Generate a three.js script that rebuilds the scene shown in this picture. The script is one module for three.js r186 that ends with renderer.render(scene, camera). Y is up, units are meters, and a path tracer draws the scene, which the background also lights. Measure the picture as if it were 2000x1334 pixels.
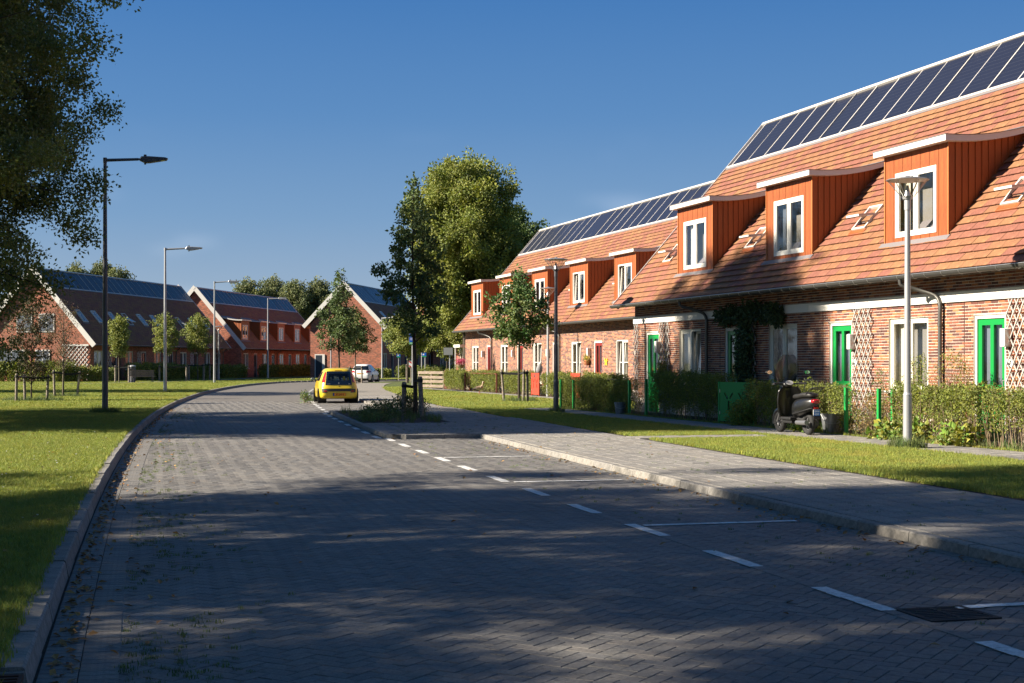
import * as THREE from 'three';
import { mergeGeometries } from 'three/addons/utils/BufferGeometryUtils.js';
import { RoundedBoxGeometry } from 'three/addons/geometries/RoundedBoxGeometry.js';
import { MarchingCubes } from 'three/addons/objects/MarchingCubes.js';
import { ImprovedNoise } from 'three/addons/math/ImprovedNoise.js';

// ---------------------------------------------------------------- camera, sky, sun, exposure
const scene = new THREE.Scene();
const camera = new THREE.PerspectiveCamera(2 * Math.atan(667 / 2778) * 180 / Math.PI, 2000 / 1334, 0.1, 5000);
camera.position.set(0, 1.69, 0);
camera.setViewOffset(2000, 1334, 0, -41, 2000, 1334);      // level camera, lens shifted up
scene.add(camera);
const renderer = new THREE.WebGLRenderer({ antialias: true });
renderer.toneMapping = THREE.LinearToneMapping;
renderer.toneMappingExposure = 2.9;
renderer.shadowMap.enabled = true;

const SUN_EL = 29.5 * Math.PI / 180, SUN_DIR = new THREE.Vector3(-1, 0, 0.16).normalize().multiplyScalar(Math.cos(SUN_EL)).setY(Math.sin(SUN_EL));
const sun = new THREE.DirectionalLight(new THREE.Color().setRGB(1, 0.89, 0.73), 5);
sun.position.copy(SUN_DIR).multiplyScalar(200).add(new THREE.Vector3(0, 0, -60));
sun.target.position.set(0, 0, -60);
sun.castShadow = true; sun.shadow.radius = 1.2; sun.shadow.mapSize.set(4096, 4096);
Object.assign(sun.shadow.camera, { left: -120, right: 120, top: 120, bottom: -120, near: 1, far: 500 });
scene.add(sun, sun.target);

const noise3 = new ImprovedNoise();
{ // clear late-summer sky: pale near the horizon, deep blue above, a little paler towards the sun, a few thin wisps
  const w = 1024, h = 512, data = new Float32Array(w * h * 4);
  const S = 0.362;
  const stops = [[-1, 0.17, 0.17, 0.17], [-0.03, 0.26, 0.31, 0.36], [0, 0.42, 0.50, 0.58], [0.035, 0.35, 0.46, 0.585], [0.10, 0.205, 0.36, 0.575], [0.17, 0.115, 0.27, 0.535], [0.26, 0.058, 0.195, 0.48], [0.5, 0.042, 0.135, 0.335], [1, 0.032, 0.105, 0.27]];
  for (let j = 0; j < h; j++) for (let i = 0; i < w; i++) {
    const el = ((j + 0.5) / h - 0.5) * Math.PI, az = ((i + 0.5) / w - 0.5) * 2 * Math.PI;
    const x = Math.cos(el) * Math.cos(az), y = Math.sin(el), z = Math.cos(el) * Math.sin(az);
    let k = 0; while (k < stops.length - 2 && y > stops[k + 1][0]) k++;
    const A = stops[k], B = stops[k + 1], t = Math.min(1, Math.max(0, (y - A[0]) / (B[0] - A[0])));
    const toSun = Math.max(0, x * SUN_DIR.x + y * SUN_DIR.y + z * SUN_DIR.z), glow = y > 0 ? 0.95 + 0.5 * toSun ** 2 : 1;
    const d = (j * w + i) * 4;
    let wisp = 0;
    if (y > 0.02 && y < 0.16) {
      const n = noise3.noise(az * 9, y * 55, 3.1) + 0.5 * noise3.noise(az * 22, y * 130, 7.7);
      wisp = Math.max(0, n - 0.40) * 0.5 * Math.sin((y - 0.02) / 0.14 * Math.PI);
    }
    for (let c = 0; c < 3; c++) data[d + c] = S * ((A[c + 1] + (B[c + 1] - A[c + 1]) * t) * (1 + (glow - 1) * [1.15, 1, 0.8][c]) + wisp * [0.9, 0.85, 0.8][c]);
    data[d + 3] = 1;
  }
  const tex = new THREE.DataTexture(data, w, h, THREE.RGBAFormat, THREE.FloatType);
  tex.mapping = THREE.EquirectangularReflectionMapping; tex.magFilter = tex.minFilter = THREE.LinearFilter;
  tex.wrapS = THREE.RepeatWrapping; tex.needsUpdate = true;
  scene.background = tex; scene.environment = tex;
}

// ---------------------------------------------------------------- helpers
let seed = 12345;
const rnd = () => { seed |= 0; seed = seed + 0x6D2B79F5 | 0; let t = Math.imul(seed ^ seed >>> 15, 1 | seed); t = t + Math.imul(t ^ t >>> 7, 61 | t) ^ t; return ((t ^ t >>> 14) >>> 0) / 4294967296; };
const rr = (a, b) => a + (b - a) * rnd();
const gauss = () => (rnd() + rnd() + rnd() + rnd() - 2) * 1.0;
const pick = a => a[Math.floor(rnd() * a.length)];
const reseed = n => { seed = n * 7919 + 17; };
const V = (x, y, z) => new THREE.Vector3(x, y, z);
const W = (X, D, y = 0) => V(X, y, -D);                       // X to the right, D metres away from the camera
const rgb = (r, g, b) => new THREE.Color().setRGB(r, g, b);
const names = {};
function numbered(n) { names[n] = (names[n] ?? -1) + 1; return names[n] ? n + '_' + String(names[n]).padStart(3, '0') : n; }
function thing(name, label, category, pos, turn = 0, group) {
  const o = new THREE.Group(); o.name = numbered(name); if (pos) o.position.copy(pos); o.rotation.y = turn;
  o.userData = { label, category }; if (group) o.userData.group = group; scene.add(o); return o;
}
function tag(o, label, category, group, kind) { Object.assign(o.userData, { label, category }); if (group) o.userData.group = group; if (kind) o.userData.kind = kind; return o; }
function sub(name, parent, pos) { const g = new THREE.Group(); g.name = name; if (pos) g.position.copy(pos); parent.add(g); return g; }
function mesh(name, geo, mat, parent = scene) {
  if (Array.isArray(geo)) geo = merge(geo);
  const m = new THREE.Mesh(geo, mat); m.name = parent === scene ? numbered(name) : name; m.castShadow = m.receiveShadow = true; parent.add(m); return m;
}
function struct(name, geo, mat) { const m = mesh(name, geo, mat); m.userData.kind = 'structure'; return m; }
function copy(o, label) { const c = o.clone(); c.name = numbered(o.name.replace(/_\d{3}$/, '')); c.userData = { ...o.userData }; if (label) c.userData.label = label; scene.add(c); return c; }
function merge(list) {
  const out = list.map(g => { const k = g.index ? g.toNonIndexed() : g; for (const a of Object.keys(k.attributes)) if (!['position', 'normal', 'uv', 'color'].includes(a)) k.deleteAttribute(a); if (!k.attributes.uv) k.setAttribute('uv', new THREE.BufferAttribute(new Float32Array(k.attributes.position.count * 2), 2)); return k; });
  const anyCol = out.some(g => g.attributes.color);
  if (anyCol) for (const g of out) if (!g.attributes.color) g.setAttribute('color', new THREE.BufferAttribute(new Float32Array(g.attributes.position.count * 3).fill(1), 3));
  return mergeGeometries(out);
}
function box(w, h, d, x = 0, y = 0, z = 0) { const g = new THREE.BoxGeometry(w, h, d); g.translate(x, y, z); return g; }
const span = (x0, x1, y0, y1, z0, z1) => box(x1 - x0, y1 - y0, z1 - z0, (x0 + x1) / 2, (y0 + y1) / 2, (z0 + z1) / 2);
function rbox(w, h, d, r, x = 0, y = 0, z = 0, seg = 2) { const g = new RoundedBoxGeometry(w, h, d, seg, r); g.translate(x, y, z); return g; }
function cyl(r0, r1, h, x = 0, y = 0, z = 0, n = 12) { const g = new THREE.CylinderGeometry(r1, r0, h, n); g.translate(x, y + h / 2, z); return g; }
function rod(a, b, r0, r1 = r0, n = 8) {
  const d = b.clone().sub(a), L = d.length(), g = new THREE.CylinderGeometry(r1, r0, L, n);
  g.translate(0, L / 2, 0); g.applyQuaternion(new THREE.Quaternion().setFromUnitVectors(V(0, 1, 0), d.normalize())); g.translate(a.x, a.y, a.z); return g;
}
function bar(a, b, w, t) { const d = b.clone().sub(a), L = d.length(), g = new THREE.BoxGeometry(w, L, t); g.translate(0, L / 2, 0); g.applyQuaternion(new THREE.Quaternion().setFromUnitVectors(V(0, 1, 0), d.normalize())); g.translate(a.x, a.y, a.z); return g; }
function tube(pts, r, n = 8, seg = 24) { return new THREE.TubeGeometry(new THREE.CatmullRomCurve3(pts), seg, r, n, false); }
function taper(pts, r0, r1, n = 7, seg = 10) { // tube with tapering radius
  const c = new THREE.CatmullRomCurve3(pts), g = new THREE.TubeGeometry(c, seg, 1, n, false), p = g.attributes.position;
  for (let i = 0; i <= seg; i++) { const q = c.getPointAt(i / seg), r = r0 + (r1 - r0) * i / seg; for (let j = 0; j <= n; j++) { const k = i * (n + 1) + j, v = V(p.getX(k), p.getY(k), p.getZ(k)).sub(q).multiplyScalar(r).add(q); p.setXYZ(k, v.x, v.y, v.z); } }
  return g;
}
function poly(pts, y, uvs = 1) { // flat polygon of [X, D] points at height y, uv in metres
  const sh = new THREE.Shape(pts.map(([x, d]) => new THREE.Vector2(x, d))), g = new THREE.ShapeGeometry(sh), p = g.attributes.position, u = g.attributes.uv;
  for (let i = 0; i < p.count; i++) { const x = p.getX(i), d = p.getY(i); p.setXYZ(i, x, y, -d); u.setXY(i, x * uvs, d * uvs); }
  g.computeVertexNormals(); const n = g.attributes.normal;
  for (let i = 0; i < n.count; i++) n.setXYZ(i, 0, 1, 0);
  if (g.index) { const ix = g.index.array, a = V(p.getX(ix[0]), 0, p.getZ(ix[0])), b = V(p.getX(ix[1]), 0, p.getZ(ix[1])), c = V(p.getX(ix[2]), 0, p.getZ(ix[2])); if (b.sub(a).cross(c.sub(a)).y < 0) for (let i = 0; i < ix.length; i += 3) { const t = ix[i + 1]; ix[i + 1] = ix[i + 2]; ix[i + 2] = t; } }
  return g;
}
function inPoly(x, y, P) { let c = false; for (let i = 0, j = P.length - 1; i < P.length; j = i++) if ((P[i][1] > y) !== (P[j][1] > y) && x < (P[j][0] - P[i][0]) * (y - P[i][1]) / (P[j][1] - P[i][1]) + P[i][0]) c = !c; return c; }
function extrude(pts, depth, bevel = 0) { const g = new THREE.ExtrudeGeometry(new THREE.Shape(pts.map(p => new THREE.Vector2(p[0], p[1]))), { depth, bevelEnabled: bevel > 0, bevelSize: bevel, bevelThickness: bevel, bevelSegments: 1, curveSegments: 6 }); return g; }
function faceUV(g, s = 1) { // box-projected uv in metres
  if (g.index) g = g.toNonIndexed(); const p = g.attributes.position, n = g.attributes.normal, u = new Float32Array(p.count * 2);
  for (let i = 0; i < p.count; i++) { const ax = Math.abs(n.getX(i)), ay = Math.abs(n.getY(i)), az = Math.abs(n.getZ(i)), x = p.getX(i), y = p.getY(i), z = p.getZ(i); const [a, b] = ax > ay && ax > az ? [z, y] : ay > az ? [x, z] : [x, y]; u[2 * i] = a * s; u[2 * i + 1] = b * s; }
  g.setAttribute('uv', new THREE.BufferAttribute(u, 2)); return g;
}
function tint(g, c) { const n = g.attributes.position.count, a = new Float32Array(n * 3); for (let i = 0; i < n; i++) { a[3 * i] = c.r; a[3 * i + 1] = c.g; a[3 * i + 2] = c.b; } g.setAttribute('color', new THREE.BufferAttribute(a, 3)); return g; }
function instances(name, geo, mat, list, parent, kind = 'stuff') { // list of {m: Matrix4, c: Color}
  const im = new THREE.InstancedMesh(geo, mat, list.length); im.name = parent ? name : numbered(name);
  list.forEach((e, i) => { im.setMatrixAt(i, e.m); if (e.c) im.setColorAt(i, e.c); });
  im.castShadow = im.receiveShadow = true; im.userData.kind = kind; (parent || scene).add(im); return im;
}
const MAT = (p, q, s) => new THREE.Matrix4().compose(p, q, s instanceof THREE.Vector3 ? s : V(s, s, s));
const Q = (x, y, z, order = 'YXZ') => new THREE.Quaternion().setFromEuler(new THREE.Euler(x, y, z, order));

// ---------------------------------------------------------------- textures and materials
function dataTex(n, fn, srgb = true, m = n) {
  const d = new Uint8Array(n * m * 4);
  for (let j = 0; j < m; j++) for (let i = 0; i < n; i++) { const c = fn(i / n, j / m, i, j); d.set([c[0], c[1], c[2], 255].map(v => Math.max(0, Math.min(255, v))), (j * n + i) * 4); }
  const t = new THREE.DataTexture(d, n, m, THREE.RGBAFormat); t.magFilter = THREE.LinearFilter; t.minFilter = THREE.LinearMipmapLinearFilter; t.generateMipmaps = true; t.wrapS = t.wrapT = THREE.RepeatWrapping;
  if (srgb) t.colorSpace = THREE.SRGBColorSpace; t.needsUpdate = true; return t;
}
// tileable value noise
function vnoise(cells, sd) { const g = []; reseed(sd); for (let i = 0; i < cells * cells; i++) g.push(rnd()); const f = t => t * t * (3 - 2 * t); return (u, v) => { u = ((u % 1) + 1) % 1 * cells; v = ((v % 1) + 1) % 1 * cells; const i = Math.floor(u), j = Math.floor(v), a = f(u - i), b = f(v - j), G = (x, y) => g[(y % cells) * cells + x % cells]; return (G(i, j) * (1 - a) + G(i + 1, j) * a) * (1 - b) + (G(i, j + 1) * (1 - a) + G(i + 1, j + 1) * a) * b; }; }
const n4 = vnoise(4, 1), n9 = vnoise(9, 2), n24 = vnoise(24, 3), n60 = vnoise(60, 4), n128 = vnoise(128, 5);
reseed(99);
const speckle = dataTex(256, (u, v) => { const a = 205 + (rnd() - 0.5) * 85 + (n24(u, v) - 0.5) * 40 + (n9(u, v) - 0.5) * 30; return [a, a, a]; });
const speckleB = dataTex(256, (u, v) => { const a = 128 + (rnd() - 0.5) * 200; return [a, a, a]; }, false);
const blotch = dataTex(256, (u, v) => { const a = 225 + (n4(u, v) - 0.5) * 40 + (n24(u, v) - 0.5) * 34 + (n60(u, v) - 0.5) * 30 + (rnd() - 0.5) * 16; return [a, a, a]; });
const woodTex = dataTex(256, (u, v) => { const a = 200 + (n128(u * 1, v * 0.08) - 0.5) * 90 + (n24(u, v * 0.2) - 0.5) * 50; return [a, a * 0.99, a * 0.97]; });
const grassTex = dataTex(512, (u, v) => { const a = 0.62 + (n9(u, v) - 0.5) * 0.3 + (n24(u, v) - 0.5) * 0.25 + (n128(u, v) - 0.5) * 0.35 + (rnd() - 0.5) * 0.3, y = n4(u, v) * 0.5 + n24(u, v) * 0.35; return [190 * a + 45 * y, 225 * a + 10 * y, 95 * a]; });
const earthTex = dataTex(256, (u, v) => { const a = 150 + (n24(u, v) - 0.5) * 80 + (n60(u, v) - 0.5) * 60 + (rnd() - 0.5) * 50; return [a, a * 0.9, a * 0.75]; });
const roadTex = dataTex(1024, (u, v, i, j) => { // far paving: only grain and blurred joints, too far to pick pavers apart
  const a = 190 + (rnd() - 0.5) * 60 + (n9(u, v) - 0.5) * 26 + (n60(u, v) - 0.5) * 40; return [a, a * 0.985, a * 0.96]; });
function brickTexture(base, mortar) {
  const N = 1024; // 2.2 m x 1.0 m, 16 courses, far walls only
  const cols = []; reseed(41); for (let i = 0; i < 16 * 10; i++) cols.push([0.72 + 0.5 * rnd(), rnd()]);
  return dataTex(N, (u, v) => { const c = Math.floor(v * 16), f = v * 16 - c, x = u * 10 + (c % 2) * 0.5, b = Math.floor(x) % 10, g = x - Math.floor(x), k = cols[c * 10 + b];
    const n = 0.9 + 0.2 * n128(u, v); if (f < 0.2 || g < 0.05) return mortar.map(q => q * n); return [base[0] * k[0] * n + 14 * k[1], base[1] * k[0] * n + 6 * k[1], base[2] * k[0] * n]; }, true, 512);
}
const farBrickTex = brickTexture([150, 84, 64], [150, 130, 114]);
farBrickTex.repeat.set(1 / 2.2, 1);
const std = (c, o = {}) => new THREE.MeshStandardMaterial({ color: c, roughness: 0.8, ...o });
const rep = (t, x, y = x) => { const c = t.clone(); c.repeat.set(x, y); c.needsUpdate = true; return c; };
const M = {
  white: std(rgb(0.636, 0.619, 0.576), { roughness: 0.5 }),
  cream: std(rgb(0.634, 0.607, 0.510), { roughness: 0.5 }),
  mortar: std(rgb(0.68, 0.585, 0.49), { map: blotch, roughness: 0.95 }),

  mortarFar: std(rgb(0.46, 0.375, 0.31), { roughness: 0.95 }),

  farBrick: std(rgb(1, 1, 1), { map: farBrickTex, roughness: 0.9 }),
  glass: new THREE.MeshPhysicalMaterial({ color: 0xffffff, transmission: 1, thickness: 0, roughness: 0.02, ior: 1.5 }),
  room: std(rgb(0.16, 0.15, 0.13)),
  curtain: std(rgb(0.60, 0.57, 0.47), { roughness: 0.95 }), curtainWhite: std(rgb(0.72, 0.72, 0.70), { roughness: 0.95 }), curtainDark: std(rgb(0.10, 0.12, 0.15), { roughness: 0.95 }),
  zinc: std(rgb(0.11, 0.107, 0.10), { metalness: 0.6, roughness: 0.42 }),
  lead: std(rgb(0.16, 0.145, 0.15), { roughness: 0.7 }),
  orange: std(rgb(0.385, 0.098, 0.021), { map: blotch, roughness: 0.55 }), orange2: std(rgb(0.36, 0.088, 0.018), { map: blotch, roughness: 0.58 }),
  orangeTrim: std(rgb(0.43, 0.145, 0.04), { roughness: 0.5 }),
  darkgap: std(rgb(0.012, 0.011, 0.01)),
  green: std(rgb(0.006, 0.235, 0.045), { roughness: 0.35 }), red: std(rgb(0.20, 0.022, 0.018), { roughness: 0.4 }), navy: std(rgb(0.02, 0.03, 0.045), { roughness: 0.4 }),
  rust: std(rgb(0.17, 0.035, 0.02), { roughness: 0.7, map: blotch }),
  greenPost: std(rgb(0.01, 0.26, 0.05), { roughness: 0.45 }), redGate: std(rgb(0.42, 0.045, 0.02), { roughness: 0.5 }),
  metal: std(rgb(0.55, 0.55, 0.55), { metalness: 0.85, roughness: 0.35 }), zincPail: std(rgb(0.36, 0.38, 0.40), { metalness: 0.7, roughness: 0.4, map: blotch }),
  black: std(rgb(0.012, 0.012, 0.013), { roughness: 0.5 }), slatWhite: std(rgb(0.52, 0.505, 0.475), { roughness: 0.7, map: blotch }), rubber: std(rgb(0.018, 0.018, 0.019), { roughness: 0.85 }),
  lampPole: std(rgb(0.085, 0.09, 0.10), { roughness: 0.5, metalness: 0.3 }), lampGrey: std(rgb(0.36, 0.365, 0.375), { roughness: 0.45, metalness: 0.4 }),
  panel: new THREE.MeshPhysicalMaterial({ color: rgb(0.008, 0.009, 0.02), roughness: 0.4, clearcoat: 0.18, clearcoatRoughness: 0.12 }),
  trim: std(rgb(0.527, 0.501, 0.468), { roughness: 0.4 }),
  kerb: std(rgb(0.309, 0.293, 0.270), { map: rep(speckle, 1), roughness: 0.92, bumpMap: speckleB, bumpScale: 0.0012 }), kerbB: std(rgb(0.276, 0.258, 0.230), { map: speckle, roughness: 0.92, bumpMap: speckleB, bumpScale: 0.0012 }), kerbC: std(rgb(0.344, 0.322, 0.287), { map: speckle, roughness: 0.92, bumpMap: speckleB, bumpScale: 0.0012 }),
  sand: std(rgb(0.06, 0.05, 0.034), { map: earthTex, roughness: 1 }),
  jointDark: std(rgb(0.10, 0.092, 0.075), { map: earthTex, roughness: 1 }),
  soil: std(rgb(0.085, 0.06, 0.035), { map: earthTex, roughness: 1 }),
  paintWhite: std(rgb(0.84, 0.84, 0.82), { map: blotch, roughness: 0.75 }),
  iron: std(rgb(0.012, 0.012, 0.013), { roughness: 0.9 }), rustIron: std(rgb(0.075, 0.035, 0.022), { metalness: 0.3, roughness: 0.8, map: blotch }),
  post: std(rgb(0.36, 0.31, 0.26), { map: rep(woodTex, 1, 1), roughness: 0.9 }), oldWood: std(rgb(0.36, 0.29, 0.23), { map: woodTex, roughness: 0.9 }), strap: std(rgb(0.015, 0.015, 0.016), { roughness: 0.8 }),
  bark: std(rgb(0.085, 0.068, 0.05), { map: rep(woodTex, 2, 4), roughness: 0.95 }), barkPale: std(rgb(0.20, 0.175, 0.13), { map: rep(woodTex, 2, 4), roughness: 0.95 }),
  twig: std(rgb(0.22, 0.16, 0.10), { roughness: 0.95 }),
};
const leafMat = (r, g, b, tr = 0.35) => new THREE.MeshPhysicalMaterial({ color: rgb(r, g, b), roughness: 0.9, transmission: tr, thickness: 0, side: THREE.DoubleSide });
const LEAF = { oak: leafMat(0.15, 0.175, 0.03, 0.4), lime: leafMat(0.205, 0.235, 0.026), maple: leafMat(0.085, 0.135, 0.032, 0.25), young: leafMat(0.22, 0.25, 0.04), hedge: leafMat(0.185, 0.215, 0.022, 0.35), ivy: leafMat(0.04, 0.075, 0.022, 0.2), copper: leafMat(0.085, 0.05, 0.03, 0.2), far: leafMat(0.15, 0.175, 0.06, 0.3), weed: leafMat(0.10, 0.15, 0.035, 0.3), grass: leafMat(0.24, 0.28, 0.036, 0.35), dry: leafMat(0.26, 0.17, 0.07, 0.2), pink: leafMat(0.5, 0.07, 0.16, 0.2), yellow: leafMat(0.6, 0.42, 0.03, 0.2), daisy: std(rgb(0.75, 0.75, 0.7)) };

// ---------------------------------------------------------------- the road: its parking line is the base curve, s along it, t to its right
const HEAD = [[-20, -15.8], [0, -15.3], [10, -14.7], [26, -13.3], [46, -11.3], [62, -9.6], [82, -7.4], [102, -4], [117, 3], [126, 25], [138, 65], [150, 85], [230, 90]];
const heading = s => { let k = 0; while (k < HEAD.length - 2 && s > HEAD[k + 1][0]) k++; const [a, A] = HEAD[k], [b, B] = HEAD[k + 1]; return (A + (B - A) * Math.min(1, Math.max(0, (s - a) / (b - a)))) * Math.PI / 180; };
const STEP = 0.25, curve = [];
{ let x = 5.15, d = 0; const back = []; for (let s = 0; s >= -20; s -= STEP) { back.push([x, d]); const h = heading(s); x -= Math.sin(h) * STEP; d -= Math.cos(h) * STEP; }
  back.reverse(); curve.push(...back); x = 5.15; d = 0; for (let s = 0; s < 225; s += STEP) { const h = heading(s + STEP / 2); x += Math.sin(h) * STEP; d += Math.cos(h) * STEP; curve.push([x, d]); } }
function road(s, t = 0) { const f = (s + 20) / STEP, i = Math.max(0, Math.min(curve.length - 2, Math.floor(f))), u = f - i, a = curve[i], b = curve[i + 1], h = heading(s); return [a[0] + (b[0] - a[0]) * u + Math.cos(h) * t, a[1] + (b[1] - a[1]) * u - Math.sin(h) * t]; }
function toRoad(X, D) { let s = D; for (let k = 0; k < 5; k++) { const [x, d] = road(s, 0), h = heading(s); s += (X - x) * Math.sin(h) + (D - d) * Math.cos(h); } const [x, d] = road(s, 0), h = heading(s); return [s, (X - x) * Math.cos(h) - (D - d) * Math.sin(h)]; }
const onRoad = (o, s, t, y = 0) => { const [x, d] = road(s, t); o.position.set(x, y, -d); o.rotation.y = -heading(s); return o; };
const line = (s0, s1, t, step = 2) => { const o = []; const n = Math.max(1, Math.ceil((s1 - s0) / step)); for (let i = 0; i <= n; i++) o.push(road(s0 + (s1 - s0) * i / n, t)); return o; };
function strip(s0, s1, t0, t1, y, step = 1) { // t0, t1 may be functions of s
  const n = Math.ceil((s1 - s0) / step), P = [], U = [], I = [], T0 = typeof t0 === 'function' ? t0 : () => t0, T1 = typeof t1 === 'function' ? t1 : () => t1;
  for (let i = 0; i <= n; i++) { const s = s0 + (s1 - s0) * i / n; for (const t of [T0(s), T1(s)]) { const [x, d] = road(s, t); P.push(x, y, -d); U.push(t, s); } if (i) { const k = 2 * i; I.push(k - 2, k - 1, k, k - 1, k + 1, k); } }
  const g = new THREE.BufferGeometry(); g.setAttribute('position', new THREE.Float32BufferAttribute(P, 3)); g.setAttribute('uv', new THREE.Float32BufferAttribute(U, 2)); g.setIndex(I); g.computeVertexNormals(); return g;
}
const LK = -5.46, RK = 2.05, SWO = 5.1, ISL0 = 32.3, ISL1 = 48.5;           // left kerb, right kerb, outer edge of the pavement, island in the parking strip
const KH = 0.13, RH = 0.10, TOP = 0.105;
const inIsland = (s, t) => t > -0.02 && t < RK + 0.3 && s > ISL0 && s < ISL1;
const swOuter = s => s < 32 ? SWO : Math.max(4.45, SWO - (s - 32) * 0.03);

// big ground and lawns
const lawnM = std(rgb(0.205, 0.235, 0.03), { map: rep(grassTex, 0.35, 0.35), roughness: 1 }), lawnFar = std(rgb(0.11, 0.14, 0.035), { map: rep(grassTex, 0.05, 0.05), roughness: 1 });
struct('ground', (() => { const g = new THREE.CircleGeometry(3500, 64); g.rotateX(-Math.PI / 2); const p = g.attributes.position, u = g.attributes.uv; for (let i = 0; i < p.count; i++) u.setXY(i, p.getX(i), p.getZ(i)); g.translate(0, -0.14, 0); return g; })(), lawnFar);
const lawnLeftPts = [...line(-20, 224, LK - 0.2), [80, 500], [-500, 500], [-500, -40], [-30, -40]];
struct('lawn', poly(lawnLeftPts, 0.112), lawnM);
const lawnRightPts = [...line(-20, 224, RK + 0.1), [120, 130], [120, -40]];
struct('verge', poly(lawnRightPts, 0.082), lawnM);

// carriageway
const roadMesh = struct('road', strip(64, 224, LK - 0.05, RK + 0.05, 0.0), std(rgb(0.235, 0.218, 0.198), { map: rep(roadTex, 0.35, 0.35), roughness: 0.75 }));
mesh('joint_sand', strip(-20, 64, LK - 0.05, RK + 0.05, -0.006), M.jointDark, roadMesh);
const paverGeo = (w, l, b = 0.005, h = 0.03) => { const g = extrude([[-w / 2 + b, -l / 2 + b], [w / 2 - b, -l / 2 + b], [w / 2 - b, l / 2 - b], [-w / 2 + b, l / 2 - b]], h, b); g.rotateX(-Math.PI / 2); g.translate(0, -h - b, 0); return faceUV(g, 3.2); };
const roadTones = [[0.206, 0.193, 0.177], [0.227, 0.214, 0.193], [0.190, 0.181, 0.169], [0.216, 0.198, 0.177], [0.198, 0.191, 0.182]].map(c => rgb(...c));
const paverMats = roadTones.map(c => std(c, { map: speckle, roughness: 0.75, bumpMap: speckleB, bumpScale: 0.0012 }));
const paverMatI = std(rgb(1, 1, 1), { map: speckle, roughness: 0.75, bumpMap: speckleB, bumpScale: 0.0012 });
{
  reseed(5);
  const a = 0.1062, G = paverGeo(0.2082, 0.1024, 0.0032), all = [];
  const ang = Math.PI / 4 + 14 * Math.PI / 180, ca = Math.cos(ang), sa = Math.sin(ang), ox = 2, od = 5;
  const N = 720;
  for (let y = -N; y < N; y++) for (let k = -N; k < N; k += 4) for (let v = 0; v < 2; v++) {
    const xx = k + ((y % 4) + 4) % 4, [cx, cy] = v ? [xx + 3.5, y + 1] : [xx + 1, y + 0.5];
    const X = ox + (cx * ca - cy * sa) * a, D = od + (cx * sa + cy * ca) * a;
    if (D < 5.5 || D > 64 || Math.abs(X) > 0.40 * D + 1.5) continue;
    const [s, t] = toRoad(X, D); if (s > 64 || t < LK + 0.35 || t > RK + 0.02 || inIsland(s, t)) continue;
    const inFrame = D > 7.6 && Math.abs(X) < 0.35 * D;
    all.push({ X, D, rot: ang + (v ? Math.PI / 2 : 0), key: inFrame ? D : 999 + D, y: rr(-0.0022, 0.0012), rx: rr(-0.008, 0.008), rz: rr(-0.008, 0.008), tone: Math.floor(rnd() * 5), sh: rr(0.9, 1.1) });
  }
  all.sort((p, q) => p.key - q.key);
  const list = [];
  all.forEach((p, i) => {
    if (i < 300) { const m = mesh('paver', G, paverMats[p.tone], roadMesh); m.position.set(p.X, p.y, -p.D); m.rotation.set(p.rx, p.rot, p.rz, 'YXZ'); }
    else list.push({ m: MAT(V(p.X, p.y, -p.D), Q(p.rx, p.rot, p.rz), 1), c: roadTones[p.tone].clone().multiplyScalar(p.sh * (1 + 0.22 * noise3.noise(p.X * 0.7, p.D * 0.45, 3.3) + 0.14 * noise3.noise(p.X * 2.3, p.D * 1.9, 8.1)) * (noise3.noise(Math.floor(p.X * 0.45) * 1.37, Math.floor(p.D * 0.3) * 1.91, 5.5) > 0.42 ? 1.16 : 1)) });
  });
  // gutter courses along the left kerb, laid across, and a stretcher course along the right kerb
  for (let s = 4; s < 64; s += 0.107) for (let k = 0; k < 2; k++) { const [x, d] = road(s, LK + 0.108 + k * 0.213); list.push({ m: MAT(V(x, 0.004 + rr(-0.002, 0.001), -d), Q(rr(-0.006, 0.006), -heading(s), rr(-0.006, 0.006)), 1), c: pick(roadTones).clone().multiplyScalar(rr(1.02, 1.2)) }); }
  for (let s = 4; s < 64; s += 0.213) { if (s > ISL0 - 0.2 && s < ISL1 + 0.2) continue; const [x, d] = road(s, RK - 0.05); list.push({ m: MAT(V(x, 0.0045 + rr(-0.001, 0.001), -d), Q(0, -heading(s) + Math.PI / 2, 0), 1), c: pick(roadTones).clone().multiplyScalar(rr(0.95, 1.15)) }); }
  for (let s = 4; s < 64; s += 0.213) { if (s > ISL0 - 0.2 && s < ISL1 + 0.2) continue; const [x, d] = road(s, 0); list.push({ m: MAT(V(x, 0.0045 + rr(-0.001, 0.001), -d), Q(0, -heading(s) + Math.PI / 2, 0), 1), c: pick(roadTones).clone().multiplyScalar(rr(0.95, 1.1)) }); }
  instances('paving', G, paverMatI, list, roadMesh);
}
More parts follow.
